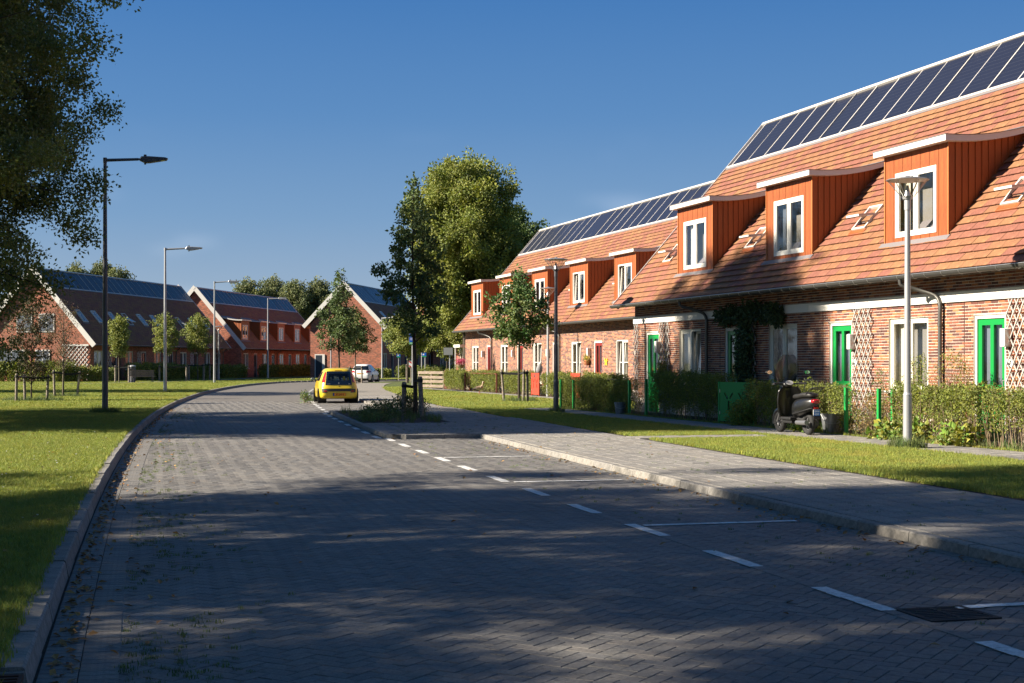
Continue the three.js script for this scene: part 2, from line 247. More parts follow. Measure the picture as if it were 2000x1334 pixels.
{ // white parking marks, paver by paver
  reseed(8);
  const dashMark = (s0, L, t0, wdt, across) => { const gs = []; let u = 0; while (u < L - 0.02) { const l = Math.min(L - u, rr(0.17, 0.24)), g = across ? box(l - 0.008, 0.002, wdt, t0 + u + l / 2, 0.0066 + rr(0, 0.0006), -s0 + rr(-0.012, 0.012)) : box(wdt * rr(0.94, 1), 0.002, l - 0.008, t0 + rr(-0.006, 0.006), 0.0066 + rr(0, 0.0006), -u - l / 2); if (rnd() > -1) gs.push(faceUV(g, 1.3)); u += l; } return gs; };
  const put = (s, L, t, w) => onRoad(mesh('marking', dashMark(0, L, 0, w, false), M.paintWhite, roadMesh), s, t);
  const cross = (s, L, t) => onRoad(mesh('marking', dashMark(0, L, 0, 0.10, true), M.paintWhite, roadMesh), s, t);
  for (let s = 3.55; s < 31.5; s += 2.15) put(s, 1.04, 0, 0.13);
  for (let s = 49.6; s < 110; s += 2.16) put(s, 1.04, 0, 0.14);
  for (let s = 32.6; s < 48; s += 2.16) put(s, 1.0, -0.16, 0.13);
  cross(10.0, 1.5, 0.5); cross(15.2, 1.72, 0.1); cross(20.7, 1.6, 0.1); cross(26.0, 1.6, 0.1); cross(53.8, 1.7, 0.1);
}

// kerbs
const kerbMats = [M.kerb, M.kerbB, M.kerbC];
const kerbProfile = (h, w, lean, L, dir = 1) => { const g = extrude([[0, -0.08], [-lean, h - 0.014], [-lean - 0.014, h], [-w, h], [-w, -0.08]].map(([x, y]) => [x * dir, y]), L); return faceUV(g, 2); };
{
  reseed(12);
  const left = sub('kerb', scene); left.userData.kind = 'structure'; left.name = numbered('kerb');
  const G = kerbProfile(KH, 0.21, 0.035, 0.988), far = [];
  for (let i = 0; i < 235; i++) { const s = -14 + i; if (s > 7.3 && s < 8.2) continue; if (s > 4 && s < 66) { const m = onRoad(mesh('kerb_stone', G, pick(kerbMats), left), s + 0.994, LK, rr(-0.006, 0.006)); m.rotation.y += rr(-0.006, 0.006); } else { const g = G.clone(), o = onRoad(new THREE.Object3D(), s + 0.99, LK); o.updateMatrix(); far.push(g.applyMatrix4(o.matrix)); } }
  mesh('far_stones', far, M.kerb, left).userData.kind = 'stuff';
  const right = sub('kerb', scene); right.userData.kind = 'structure'; right.name = numbered('kerb');
  const R = kerbProfile(RH, 0.13, 0.012, 0.988, -1), farR = [];
  const put = (s, t, extra = 0) => { const m = onRoad(mesh('kerb_stone', R, pick(kerbMats), right), s + 0.994, t, rr(-0.004, 0.004)); m.rotation.y += extra; return m; };
  for (let s = ISL0 - 1 - 44; s < ISL0 - 0.5; s += 1) put(s, RK);
  for (let s = ISL0 + 0.4; s < ISL1 - 0.2; s += 1) put(s, 0.0);
  for (let s = ISL1; s < 76; s += 1) put(s, RK);
  for (let s = 76; s < 210; s += 1) { const g = R.clone(), o = onRoad(new THREE.Object3D(), s + 0.99, RK); o.updateMatrix(); farR.push(g.applyMatrix4(o.matrix)); }
  const turned = (s, t, turn, L) => { const m = onRoad(mesh('kerb_stone', R, pick(kerbMats), right), s, t, 0.001); m.rotation.y += turn; m.scale.z = L / 0.988; };
  turned(ISL0 + 0.4, 0, Math.PI / 4, 0.55); turned(ISL0, 0.4, Math.PI / 2, 0.85); turned(ISL0, 1.26, Math.PI / 2, 0.85); turned(ISL1, 1.03, -Math.PI / 2, 1.0); turned(ISL1, 2.07, -Math.PI / 2, 1.0);
  mesh('far_stones', farR, M.kerb, right).userData.kind = 'stuff';
}

// pavement along the parking strip, with the paved island; garden paths
const slabTones = [[0.309, 0.291, 0.269], [0.341, 0.322, 0.291], [0.282, 0.269, 0.251], [0.328, 0.304, 0.269]].map(c => rgb(...c)), slabMats = slabTones.map(c => std(c, { map: speckle, roughness: 0.92, bumpMap: speckleB, bumpScale: 0.001 })), slabMatI = std(rgb(1, 1, 1), { map: speckle, roughness: 0.92, bumpMap: speckleB, bumpScale: 0.001 });
const slabGeo = paverGeo(0.286, 0.286, 0.004, 0.03);
const pit = (s, t) => s > 38.2 && s < 47.6 && t > 0.22 && t < 2.55 - Math.max(0, (s - 45) * 0.5);
const pavement = struct('pavement', mergeGeometries([strip(-14, 110, RK + 0.1, swOuter, 0.0865), strip(ISL0 + 0.12, ISL1 - 0.1, 0.1, RK + 0.12, 0.0868)]), M.sand);
mesh('far_paving', strip(70.2, 112, RK + 0.13, swOuter, TOP), std(rgb(0.37, 0.35, 0.32), { map: rep(roadTex, 0.35, 0.35), roughness: 0.9 }), pavement);
{
  reseed(15);
  const all = [];
  for (let i = 0, s = -2; s < 70; s += 0.2965, i++) for (let k = 0; k < 22; k++) {
    const t = 0.27 + k * 0.2965, off = (k % 2) * 0.148; if (!(s > ISL0 + 0.25 && s < ISL1 - 0.25) && t < RK + 0.2) continue; if (t > swOuter(s) - 0.1) continue; if (pit(s, t)) continue;
    const [X, D] = road(s + off, t); if (Math.abs(X) > 0.42 * D + 2) continue;
    const inFrame = D > 10 && X < 0.37 * D; all.push({ X, D, s, key: inFrame ? D : 999 + D });
  }
  all.sort((p, q) => p.key - q.key); const list = [];
  all.forEach((p, i) => { const y = TOP + rr(-0.003, 0.002), e = [rr(-0.006, 0.006), -heading(p.s), rr(-0.006, 0.006)];
    if (i < 300) { const m = mesh('paving_slab', slabGeo, pick(slabMats), pavement); m.position.set(p.X, y, -p.D); m.rotation.set(...e, 'YXZ'); }
    else list.push({ m: MAT(V(p.X, y, -p.D), Q(...e), 1), c: pick(slabTones).clone().multiplyScalar(rr(0.93, 1.07)) }); });
  instances('far_slabs', slabGeo, slabMatI, list, pavement);
}
// rows of houses on the right: a facade line, x to the near end, z towards the road
const RT = -72.8 * Math.PI / 180;
const ROW1 = { X: 4.05, D: 46.9, turn: RT }, ROW2 = { X: -2.83, D: 86.2, turn: RT }, ROW3 = { X: -4.9, D: 122.5, turn: RT };
const rowPoint = (r, x, z) => { const c = Math.cos(r.turn), s = Math.sin(r.turn); return [r.X + x * c + z * s, r.D - (-x * s + z * c)]; };
{
  reseed(17);
  const mk = (row, x0, x1, z0, z1, seg = null) => {
    const P = [[x0, z0], [x1, z0], [x1, z1], [x0, z1]].map(([x, z]) => rowPoint(row, x, z));
    const st = struct('garden_path', poly(P, 0.0872), M.sand), list = [];
    for (let x = x0 + 0.15, i = 0; x < x1; x += 0.2965, i++) for (let z = z0 + 0.15; z < z1 - 0.1; z += 0.2965) { const [X, D] = rowPoint(row, x + ((Math.round(z / 0.2965) % 2) ? 0.148 : 0), z); if (Math.abs(X) > 0.42 * D + 2) continue; list.push({ m: MAT(V(X, TOP + rr(-0.003, 0.002), -D), Q(rr(-0.006, 0.006), row.turn, rr(-0.006, 0.006)), 1), c: pick(slabTones).clone().multiplyScalar(rr(0.95, 1.1)) }); }
    instances('path_slabs', slabGeo, slabMatI, list, st);
  };
  mk(ROW1, -3.6, 26, 1.62, 3.1); mk(ROW2, -4, 29, 1.7, 2.9);
  const a = road(29.9, 4.9), lp = { X: a[0], D: a[1], turn: 0.25 }; mk(lp, -0.15, 3.0, -0.55, 0.55);
}
// foot path across the far left lawn
struct('foot_path', (() => { const c = [[-60, 88], [-44, 92.5], [-36, 97.5], [-32.5, 103.5], [-30, 110], [-28, 118], [-26.5, 128], [-25.5, 142]].map(p => W(p[0], p[1])), k = new THREE.CatmullRomCurve3(c), P = [], U = [], I = []; for (let i = 0; i <= 40; i++) { const p = k.getPoint(i / 40), t = k.getTangent(i / 40), n = V(-t.z, 0, t.x).normalize().multiplyScalar(1.0); P.push(p.x + n.x, 0.117, p.z + n.z, p.x - n.x, 0.117, p.z - n.z); U.push(0, i, 2, i); if (i) I.push(2 * i - 2, 2 * i - 1, 2 * i, 2 * i - 1, 2 * i + 1, 2 * i); } const g = new THREE.BufferGeometry(); g.setAttribute('position', new THREE.Float32BufferAttribute(P, 3)); g.setAttribute('uv', new THREE.Float32BufferAttribute(U, 2)); g.setIndex(I); g.computeVertexNormals(); return g; })(), std(rgb(0.24, 0.22, 0.21), { map: speckle, roughness: 0.95 }));
// garden soil strips
for (const [r, x0, x1] of [[ROW1, -3.6, 24], [ROW2, -4, 29.5]]) struct('garden_soil', poly([[x0, 0.02], [x1, 0.02], [x1, 1.62], [x0, 1.62]].map(([x, z]) => rowPoint(r, x, z)), 0.094), M.soil);

// ---------------------------------------------------------------- houses
const brickTones = [[0.27, 0.085, 0.048], [0.37, 0.135, 0.07], [0.20, 0.066, 0.045], [0.46, 0.20, 0.085], [0.30, 0.098, 0.055], [0.13, 0.05, 0.04], [0.41, 0.155, 0.068]].map(c => rgb(...c)), brickMats = brickTones.map(c => std(c, { map: blotch, roughness: 0.92 })), brickMatI = std(rgb(1, 1, 1), { map: blotch, roughness: 0.92 });
const unitBox = new THREE.BoxGeometry(1, 1, 1);
const tileTones = { tan: [[0.336, 0.151, 0.071], [0.319, 0.125, 0.076], [0.353, 0.168, 0.073], [0.297, 0.110, 0.073], [0.330, 0.146, 0.067]].map(c => rgb(...c)), brown: [[0.31, 0.135, 0.09], [0.34, 0.15, 0.10], [0.285, 0.122, 0.085], [0.32, 0.138, 0.09]].map(c => rgb(...c)) };
const tileMats = tileTones.tan.map(c => std(c, { map: blotch, roughness: 0.85 }));
const TW = 0.46, TE = 0.2276;
const tileShape = (tilt, z) => { const g = extrude([[-TW / 2 + 0.004, 0], [TW / 2 - 0.035, 0], [TW / 2 - 0.012, 0.008], [TW / 2 - 0.004, 0.035], [TW / 2 - 0.004, TE + 0.05], [-TW / 2 + 0.004, TE + 0.05]], 0.014); g.rotateX(tilt); g.translate(0, 0, z); return faceUV(g, 1.5); }, tileGeo = tileShape(-0.17, 0.054), tileGeoFar = tileShape(-0.11, 0.036);
const vcol = new THREE.MeshStandardMaterial({ vertexColors: true, roughness: 0.88, map: blotch });
const curtainGeo = (w, h) => { const g = new THREE.PlaneGeometry(w, h, 24, 1), p = g.attributes.position; for (let i = 0; i < p.count; i++) p.setZ(i, 0.018 * Math.sin(p.getX(i) * 62) + 0.01 * Math.sin(p.getX(i) * 23)); g.computeVertexNormals(); return g; };
const numberTex = {}; function plateMat(txt) { if (!numberTex[txt]) { const c = document.createElement('canvas'); c.width = 128; c.height = 96; const x = c.getContext('2d'); x.fillStyle = '#efeee6'; x.fillRect(0, 0, 128, 96); x.fillStyle = '#15161a'; x.font = 'bold 78px sans-serif'; x.textAlign = 'center'; x.textBaseline = 'middle'; x.fillText(txt, 64, 52); const t = new THREE.CanvasTexture(c); t.colorSpace = THREE.SRGBColorSpace; numberTex[txt] = std(rgb(1, 1, 1), { map: t, roughness: 0.5 }); } return numberTex[txt]; }

function windowSet(parent, x0, x1, y0, y1, z, o = {}) { // children of parent (a part): frame, casements, panes, curtains
  const f = o.f ?? 0.055, mid = o.mid ?? 0.5, xm = x0 + (x1 - x0) * mid, mat = o.mat ?? M.cream;
  mesh('frame', [span(x0, x1, y1 - f, y1, z - 0.07, z), span(x0, x1, y0, y0 + f, z - 0.07, z), span(x0, x0 + f, y0 + f, y1 - f, z - 0.07, z), span(x1 - f, x1, y0 + f, y1 - f, z - 0.07, z), span(xm - f / 2, xm + f / 2, y0 + f, y1 - f, z - 0.07, z)], mat, parent);
  [[x0 + f, xm - f / 2], [xm + f / 2, x1 - f]].forEach(([a, b], i) => {
    const c = 0.06, ya = y0 + f + 0.004, yb = y1 - f - 0.004, aa = a + 0.004, bb = b - 0.004;
    const gs = [span(aa, bb, yb - c, yb, -0.062, -0.012), span(aa, bb, ya, ya + c, -0.062, -0.012), span(aa, aa + c, ya + c, yb - c, -0.062, -0.012), span(bb - c, bb, ya + c, yb - c, -0.062, -0.012)];
    if (o.bar) gs.push(span(aa + c, bb - c, ya + (yb - ya) * 0.52, ya + (yb - ya) * 0.52 + 0.03, -0.05, -0.02));
    const cs = mesh('casement', gs, mat, parent), pn = mesh('pane', box(bb - aa - 2 * c, yb - ya - 2 * c, 0.006, (aa + bb) / 2, (ya + yb) / 2, -0.037), M.glass, parent);
    cs.position.z = pn.position.z = z;
    if (o.tilt === i) for (const q of [cs, pn]) { q.position.set(0, y0 + f, z - 0.05); q.rotation.x = -0.055; for (const g of [q.geometry]) g.translate(0, -(y0 + f), 0); }
    if (o.curtain !== false) { const cw = (bb - aa) * (o.cw ?? 0.62), cg = curtainGeo(cw, y1 - y0 - 0.05), cm = mesh('curtain', cg, o.cmat ?? (rnd() < 0.5 ? M.curtain : M.curtainWhite), parent); cm.position.set(i ? bb - cw / 2 : aa + cw / 2, (y0 + y1) / 2, z - (o.tilt === i ? 0.30 : 0.19)); }
  });
}
function lattice(parent, x0, x1, y0, y1, z, pitch, slope, w, t, mat) { // crossed slats clipped to a box, each slat its own part
  for (const dir of [1, -1]) { const dx = (y1 - y0) / slope, zz = z + (dir > 0 ? t * 1.02 : 0);
    for (let c = x0 - dx; c < x1 + dx; c += pitch) { let xa = c, xb = c + dx; // rises to the right; mirrored for the other direction
      let ya = y0, yb = y1; if (xa < x0) { ya = y0 + (x0 - xa) * slope; xa = x0; } if (xb > x1) { yb = y1 - (xb - x1) * slope; xb = x1; } if (xb - xa < 0.08) continue;
      const m = q => dir > 0 ? q : x0 + x1 - q; mesh('slat', bar(V(m(xa), ya, zz), V(m(xb), yb, zz), w, t), mat, parent); } }
}

function house(row, i, o) {
  reseed(1000 + i * 37 + (o.seed ?? 0));
  const Wd = o.W ?? 5.83, EY = o.EY ?? 3.5, RY = o.RY ?? 9.76, ov = 0.6, RZ = o.RZ ?? -4.9, k = (RY - EY) / (ov - RZ), phi = Math.atan(k), SL = (ov - RZ) / Math.cos(phi), roofY = z => EY + (ov - z) * k;
  const [hx, hd] = rowPoint(row, i * Wd, 0), lod = o.lod, L = o.layout;
  const H = thing(o.name ?? 'terraced_house', o.labels[i], 'house', W(hx, hd, 0.06), row.turn, o.group);
  const first = i === 0, last = i === o.n - 1, mir = x => o.mirror ? Wd - x : x, rng = (a, b) => o.mirror ? [Wd - b, Wd - a] : [a, b];
  // openings
  const dr = rng(L.door, L.door + 1.06), wn = rng(L.win, L.win + (L.winW ?? 1.55)), dTop = 2.6, wTop = 2.62, wBot = L.winBot ?? 1.0;
  const opens = [[dr[0], dr[1], 0.02, dTop], [wn[0], wn[1], wBot, wTop]];
  const wallTop = roofY(0) - 0.26, sh = new THREE.Shape([V(0, 0), V(Wd, 0), V(Wd, wallTop), V(0, wallTop)].map(v => new THREE.Vector2(v.x, v.y)));
  for (const [a, b, c, d] of opens) sh.holes.push(new THREE.Path([[a, c], [a, d], [b, d], [b, c]].map(p => new THREE.Vector2(...p))));
  const wg = new THREE.ExtrudeGeometry(sh, { depth: 0.26, bevelEnabled: false }); wg.translate(0, 0, -0.265);
  const wall = mesh('wall', faceUV(wg), lod === 'far' ? M.farBrick : lod === 'mid' ? M.mortarFar : M.mortar, H);
  if (lod === 'far') wall.position.z = 0.002;
  // bricks laid in stretcher courses
  if (lod !== 'far') {
    const list = [], CH = 0.0632, BL = 0.2205;
    for (let c = 0; c * CH < 3.62; c++) { const y = 0.04 + c * CH + CH / 2; if (y < 0.5) continue;
      for (let x = (c % 2 ? -BL / 2 : 0); x < Wd; x += BL) { let segs = [[Math.max(0, x), Math.min(Wd, x + BL)]];
        for (const [a, b, q, d] of opens) if (y > q - 0.02 && y < d + 0.02) segs = segs.flatMap(([m, n]) => n <= a || m >= b ? [[m, n]] : [[m, Math.min(n, a)], [Math.max(m, b), n]].filter(e => e[1] - e[0] > 0.03));
        for (const [m, n] of segs) if (n - m > 0.03) list.push({ x: (m + n) / 2, y, w: n - m - 0.0115, z: -0.0035 + rr(-0.0025, 0.0025), k: rnd() < 0.12 ? 5 : Math.floor(rnd() * 7), sh: rr(0.8, 1.2), key: (y > 1.0 && y < 3.4 ? 0 : 100) - (m + n) / 2 * 0 + rnd() * 0 + Math.abs(y - 2.1) * 3 - x * 1.0 }); } }
    let inst = list;
    if (lod === 'near') { list.sort((p, q) => p.key - q.key); inst = list.slice(300); for (const b of list.slice(0, 300)) { const m = mesh('brick', unitBox, brickMats[b.k], wall); m.position.set(b.x, b.y, b.z - 0.02); m.scale.set(b.w - 0.003, CH - 0.0148, 0.05); } }
    instances('brick_courses', unitBox, brickMatI, inst.map(b => ({ m: MAT(V(b.x, b.y, b.z - 0.02), Q(0, 0, 0), V(b.w - 0.003, CH - (lod === 'near' ? 0.0148 : 0.0135), 0.05)), c: brickTones[b.k].clone().multiplyScalar(b.sh) })), wall);
  }
  // closed room and upper volume behind the facade
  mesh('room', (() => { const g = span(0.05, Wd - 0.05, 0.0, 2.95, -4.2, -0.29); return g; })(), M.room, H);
  const gable = [[2 * RZ, 0], [0, 0], [0, wallTop], [RZ, RY - 0.16], [2 * RZ, wallTop]];
  const gableMesh = (x, name) => { const g = extrude(gable.map(([z, y]) => [-z, y]), 0.25); g.rotateY(Math.PI / 2); g.translate(x, 0, 0); return mesh(name, faceUV(g), M.farBrick, H); };
  if (first) gableMesh(0.003, 'gable_wall').position.z = -0.28 + (lod === 'far' ? 0.272 : 0); if (last) gableMesh(Wd - 0.253, 'gable_wall').position.z = -0.28 + (lod === 'far' ? 0.272 : 0);
  mesh('rear_wall', faceUV(span(0, Wd, 0, wallTop, 2 * RZ, 2 * RZ + 0.25)), M.farBrick, H);
  // roof
  const x0r = first ? -0.3 : 0, x1r = last ? Wd + 0.3 : Wd;
  const roof = mesh('roof', span(x0r, x1r, 0.02, SL, -0.12, 0.002), M.lead, H); roof.position.set(0, EY, ov); roof.rotation.x = phi - Math.PI / 2;
  const back = mesh('rear_roof', span(x0r, x1r, 0.02, SL - 0.02, -0.12, 0.03), std(tileTones[o.tile][0], { map: blotch }), H); back.position.set(0, EY, 2 * RZ - ov); back.rotation.set(Math.PI / 2 - phi, 0, 0);
  const vP = (ov + (o.PZ ?? 3.5)) / Math.cos(phi), dm = L.dormer != null ? rng(L.dormer, L.dormer + 2.44) : null, zf = -0.1, DH = o.DH ?? 6.46, dTopY = z => DH + 0.078 * Math.max(0, zf - z) ** 2;
  const sky = L.sky ? L.sky.map(q => [...rng(q[0], q[0] + (q[3] ?? 0.66)), q[1], q[2], q[4], q[5] ?? 0.85]) : [];
  const merged = [];
  for (let r = 0; r * TE < vP - 0.12; r++) for (let x = x0r + TW / 2 - (r % 2) * TW / 2 - (x0r < 0 ? 0 : 0); x - TW / 2 < x1r - 0.02; x += TW) {
    const v = r * TE; const xa = Math.max(x0r, x - TW / 2), xb = Math.min(x1r, x + TW / 2), w = xb - xa; if (w < 0.06) continue;
    const z = ov - v * Math.cos(phi);
    if (dm && xa > dm[0] + 0.03 && xb < dm[1] - 0.03 && z < zf - 0.02 && roofY(z) + 0.3 < dTopY(z)) continue;
    const tone = Math.floor(rnd() * 5), sx = w / TW;
    if (lod === 'near') { const m = mesh('roof_tile', tileGeo, tileMats[tone], roof); m.position.set((xa + xb) / 2, v, rr(-0.002, 0.003)); m.scale.x = sx; m.rotation.z = rr(-0.004, 0.004); }
    else { const g = (lod === 'far' ? tileGeoFar : tileGeo).clone(); g.scale(sx, 1, 1); g.translate((xa + xb) / 2, v, rr(-0.002, 0.003)); merged.push(tint(g, tileTones[o.tile][tone % tileTones[o.tile].length].clone().multiplyScalar(rr(0.92, 1.08)))); }
  }
  if (merged.length) mesh('roof_tiles', merged, vcol, roof).userData.kind = 'stuff';
  // solar panels in a light frame up to the ridge
  { const nP = 5, pw = Wd / nP, v0 = vP + 0.09, v1 = SL - 0.11;
    for (let q = 0; q < nP; q++) { const p = mesh('solar_panel', span(q * pw + 0.03, (q + 1) * pw - 0.03, v0 + 0.02, v1 - 0.02, 0.02, 0.055), M.panel, H); p.position.copy(roof.position); p.rotation.copy(roof.rotation); p.rotation.x += rr(-0.003, 0.003);
      if (lod === 'near') { const gs = []; for (let v = v0 + 0.18; v < v1 - 0.1; v += 0.165) gs.push(span(q * pw + 0.04, (q + 1) * pw - 0.04, v, v + 0.006, 0.0548, 0.0562)); mesh('cell_lines', gs, std(rgb(0.05, 0.055, 0.075), { roughness: 0.3 }), p); } }
    const bars = []; for (let q = 0; q <= nP; q++) bars.push(span(q * pw - 0.024, q * pw + 0.024, v0, v1, 0.0, 0.064));
    bars.push(span(x0r, x1r, v0 - 0.09, v0 - 0.002, 0.0, 0.07), span(x0r, x1r, v1 + 0.002, v1 + 0.12, 0.0, 0.10));
    const fr = mesh('panel_frame', bars, M.trim, H); fr.position.copy(roof.position); fr.rotation.copy(roof.rotation);
    mesh('flashing', span(x0r, x1r, v0 - 0.17, v0 - 0.092, -0.01, 0.05), M.lead, H).position.copy(roof.position); H.children[H.children.length - 1].rotation.copy(roof.rotation); }
  // verge boards at row ends
  for (const [on, x] of [[first, x0r], [last, x1r]]) if (on) { const wdt = o.verge ?? 0.06, a = x === x0r ? x - 0.03 : x, vg = mesh('verge_board', span(a, a + 0.035, 0, SL + 0.02, -(wdt + 0.12), 0.085), o.vergeMat ?? M.trim, H); vg.position.copy(roof.position); vg.rotation.copy(roof.rotation);
    const vb = mesh('verge_board', span(a, a + 0.035, 0, SL + 0.02, -(wdt + 0.12), 0.085), o.vergeMat ?? M.trim, H); vb.position.copy(back.position); vb.rotation.copy(back.rotation); }
  // gutter
  const gx0 = first ? -0.38 : 0.001, gx1 = last ? Wd + 0.38 : Wd - 0.001, gp = []; for (let a = 0; a <= 10; a++) { const t = Math.PI + Math.PI * a / 10; gp.push([-ov - 0.07 + 0.075 * Math.cos(t), EY - 0.005 + 0.085 * Math.sin(t)]); } for (let a = 10; a >= 0; a--) { const t = Math.PI + Math.PI * a / 10; gp.push([-ov - 0.07 + 0.066 * Math.cos(t), EY - 0.004 + 0.076 * Math.sin(t)]); }
  const gg = extrude(gp, gx1 - gx0); gg.rotateY(Math.PI / 2); gg.translate(gx0, 0, 0); const gutter = mesh('gutter', gg, M.zinc, H);
  mesh('gutter_lip', rod(V(gx0, EY, ov + 0.147), V(gx1, EY, ov + 0.147), 0.011, 0.011, 6), M.metal, H);
  if (lod === 'near') for (let x = 0.3; x < Wd; x += 0.6) { const pts = []; for (let a = 0; a <= 8; a++) { const t = Math.PI * a / 8; pts.push(V(x, EY - 0.003 - 0.088 * Math.sin(t), ov + 0.07 + 0.079 * Math.cos(t))); } mesh('bracket', tube(pts, 0.0075, 5, 10), M.metal, gutter); }
  mesh('soffit', [span(0.01, Wd - 0.01, EY - 0.12, EY - 0.10, 0.03, ov - 0.02)], M.lead, H).rotation.x = 0; H.children[H.children.length - 1].position.y = 0.09;
  if (L.pipe?.(i)) { const px = mir(L.pipeX ?? 5.62), pp = mesh('downpipe', [tube([V(px - 0.62, EY - 0.08, ov + 0.07), V(px - 0.6, EY - 0.2, ov + 0.05), V(px - 0.42, EY - 0.30, ov * 0.62), V(px - 0.1, EY - 0.45, 0.12), V(px, EY - 0.62, 0.085), V(px, EY - 0.9, 0.085), V(px, 0.05, 0.085)], 0.045, 10, 40), cyl(0.055, 0.055, 0.06, px, EY - 1.1, 0.085), cyl(0.055, 0.055, 0.06, px, 1.4, 0.085)], M.zinc, H); }
  // white band over doors and windows
  if (L.band) mesh('band', [span(first ? -0.02 : 0.004, Wd - 0.004, 2.90, 3.10, 0.015, 0.05), span(first ? -0.02 : 0.004, Wd - 0.004, 3.1, 3.115, 0.015, 0.062)], M.white, H);
  if (lod === 'near') mesh('expansion_joint', span(L.door - 0.32, L.door - 0.312, 0.3, 2.9, 0.0, 0.006), M.darkgap, H);
  // door
  { const d = sub('door', H), [a, b] = dr, z = -0.05, dm_ = o.doorMats ? o.doorMats[i % o.doorMats.length] : M.green, f = 0.075;
    mesh('frame', [span(a, a + f, 0.02, dTop, z - 0.07, z + 0.02), span(b - f, b, 0.02, dTop, z - 0.07, z + 0.02), span(a + f, b - f, dTop - f, dTop, z - 0.07, z + 0.02)], M.white, d);
    const p = a + f + 0.004, q = b - f - 0.004, y0 = 0.06, y1 = dTop - f - 0.004, st = 0.12, mid = 0.11, pb = y0 + 1.12, pm = (p + q) / 2;
    mesh('leaf', [span(p, p + st, y0, y1, z - 0.06, z - 0.012), span(q - st, q, y0, y1, z - 0.06, z - 0.012), span(p + st, q - st, y1 - 0.13, y1, z - 0.06, z - 0.012), span(p + st, q - st, y0, pb, z - 0.06, z - 0.012), span(pm - mid / 2, pm + mid / 2, pb, y1 - 0.13, z - 0.06, z - 0.012)], dm_, d);
    for (const [c, e] of [[p + st, pm - mid / 2], [pm + mid / 2, q - st]]) mesh('pane', span(c, e, pb, y1 - 0.13, z - 0.05, z - 0.042), M.glass, d);
    mesh('blind', span(p + 0.05, q - 0.05, pb - 0.05, y1 - 0.1, z - 0.13, z - 0.12), M.curtainDark, d);
    if (lod !== 'far') { mesh('letterbox', rbox(0.30, 0.075, 0.02, 0.008, pm, pb - 0.13, z - 0.004), M.metal, d); mesh('handle', [cyl(0.022, 0.022, 0.02, q - 0.06, y0 + 1.2, z), rod(V(q - 0.06, y0 + 1.05, z + 0.02), V(q - 0.06, y0 + 1.2, z + 0.03), 0.012)], M.metal, d); }
    mesh('threshold', span(a - 0.05, b + 0.05, -0.02, 0.05, -0.06, 0.16), M.kerb, d); }
  // ground floor window
  { const w = sub('window', H), [a, b] = wn; windowSet(w, a, b, wBot, wTop, -0.045, { tilt: o.tilts ? o.tilts[i] : -1, bar: L.bar, mat: o.winMat ?? M.cream, cw: o.cw ?? 0.45, cmat: o.cmats?.[i] });
    mesh('sill', rbox(b - a + 0.12, 0.05, 0.16, 0.012, (a + b) / 2, wBot - 0.028, 0.035), M.white, w); }
  // wall lamp and number plate beside the door
  if (lod !== 'far') { const side = L.lampSide ?? 1, lx = side > 0 ? dr[1] + 0.13 : dr[0] - 0.42; mesh('wall_lamp', [rbox(0.15, 0.36, 0.17, 0.015, lx, 2.12, 0.10)], M.white, H); mesh('lamp_side', [span(lx + 0.077, lx + 0.083, 1.96, 2.28, 0.04, 0.17)], M.metal, H);
    if (lod === 'near') { const pl = mesh('number_plate', [span(lx - 0.1, lx + 0.1, 1.55, 1.70, 0.004, 0.016)], M.white, H); const f = mesh('number', new THREE.PlaneGeometry(0.19, 0.142), plateMat(o.numbers[i]), pl); f.position.set(lx, 1.625, 0.0195); } }
  // white trellis
  for (const [tx, tw, ty0, ty1] of L.trellis ? L.trellis(i) : []) { const t = sub('trellis', H), [a, b] = rng(tx, tx + tw); if (lod === 'far') { const gs = []; const tmp = new THREE.Group(); lattice(tmp, a, b, ty0, ty1, 0.06, 0.3, 1.6, 0.035, 0.02, M.white); tmp.children.forEach(c => gs.push(c.geometry)); mesh('slats', gs, M.white, t); } else lattice(t, a, b, ty0, ty1, 0.05, 0.2, 1.66, 0.025, 0.018, M.slatWhite); }
  // dormer with a hollow-curved roof
  if (dm) {
    const [a, b] = dm, by = roofY(zf), side = (z0, z1, x, out) => { const y = [roofY(z0) - 0.02, roofY(z1) - 0.02, dTopY(z1) - 0.13, dTopY(z0) - 0.13]; if (y[2] < y[1]) { y[2] = y[1] + 0.002; } if (y[3] < y[0] + 0.01) return null; const P = [], t0 = out * 0.030, t1 = out * 0.008; const q = [[x, y[0], z0], [x, y[1], z1], [x, y[2], z1], [x, y[3], z0], [x + t0, y[0], z0], [x + t1, y[1], z1], [x + t1, y[2], z1], [x + t0, y[3], z0]]; const F = [[0, 1, 2, 3], [4, 5, 6, 7], [0, 1, 5, 4], [1, 2, 6, 5], [2, 3, 7, 6], [3, 0, 4, 7]]; for (const f of F) for (const t of [[0, 1, 2], [0, 2, 3]]) for (const v of t) P.push(...q[f[v]]); const g = new THREE.BufferGeometry(); g.setAttribute('position', new THREE.Float32BufferAttribute(P, 3)); g.computeVertexNormals(); return g; };
    let dEnd = zf; while (roofY(dEnd) < dTopY(dEnd) && dEnd > -4) dEnd -= 0.05;
    const core = [[-(zf - 0.45), roofY(zf - 0.45) - 0.1], [-dEnd, roofY(dEnd) - 0.1]]; for (let z = dEnd; z <= zf - 0.45; z += 0.25) core.push([-z, dTopY(z) - 0.13]); core.push([-(zf - 0.45), dTopY(zf - 0.45) - 0.13]);
    const cg = extrude(core, b - a - 0.03); cg.rotateY(Math.PI / 2); cg.translate(a + 0.015, 0, 0); const D = mesh('dormer', cg, M.room, H);
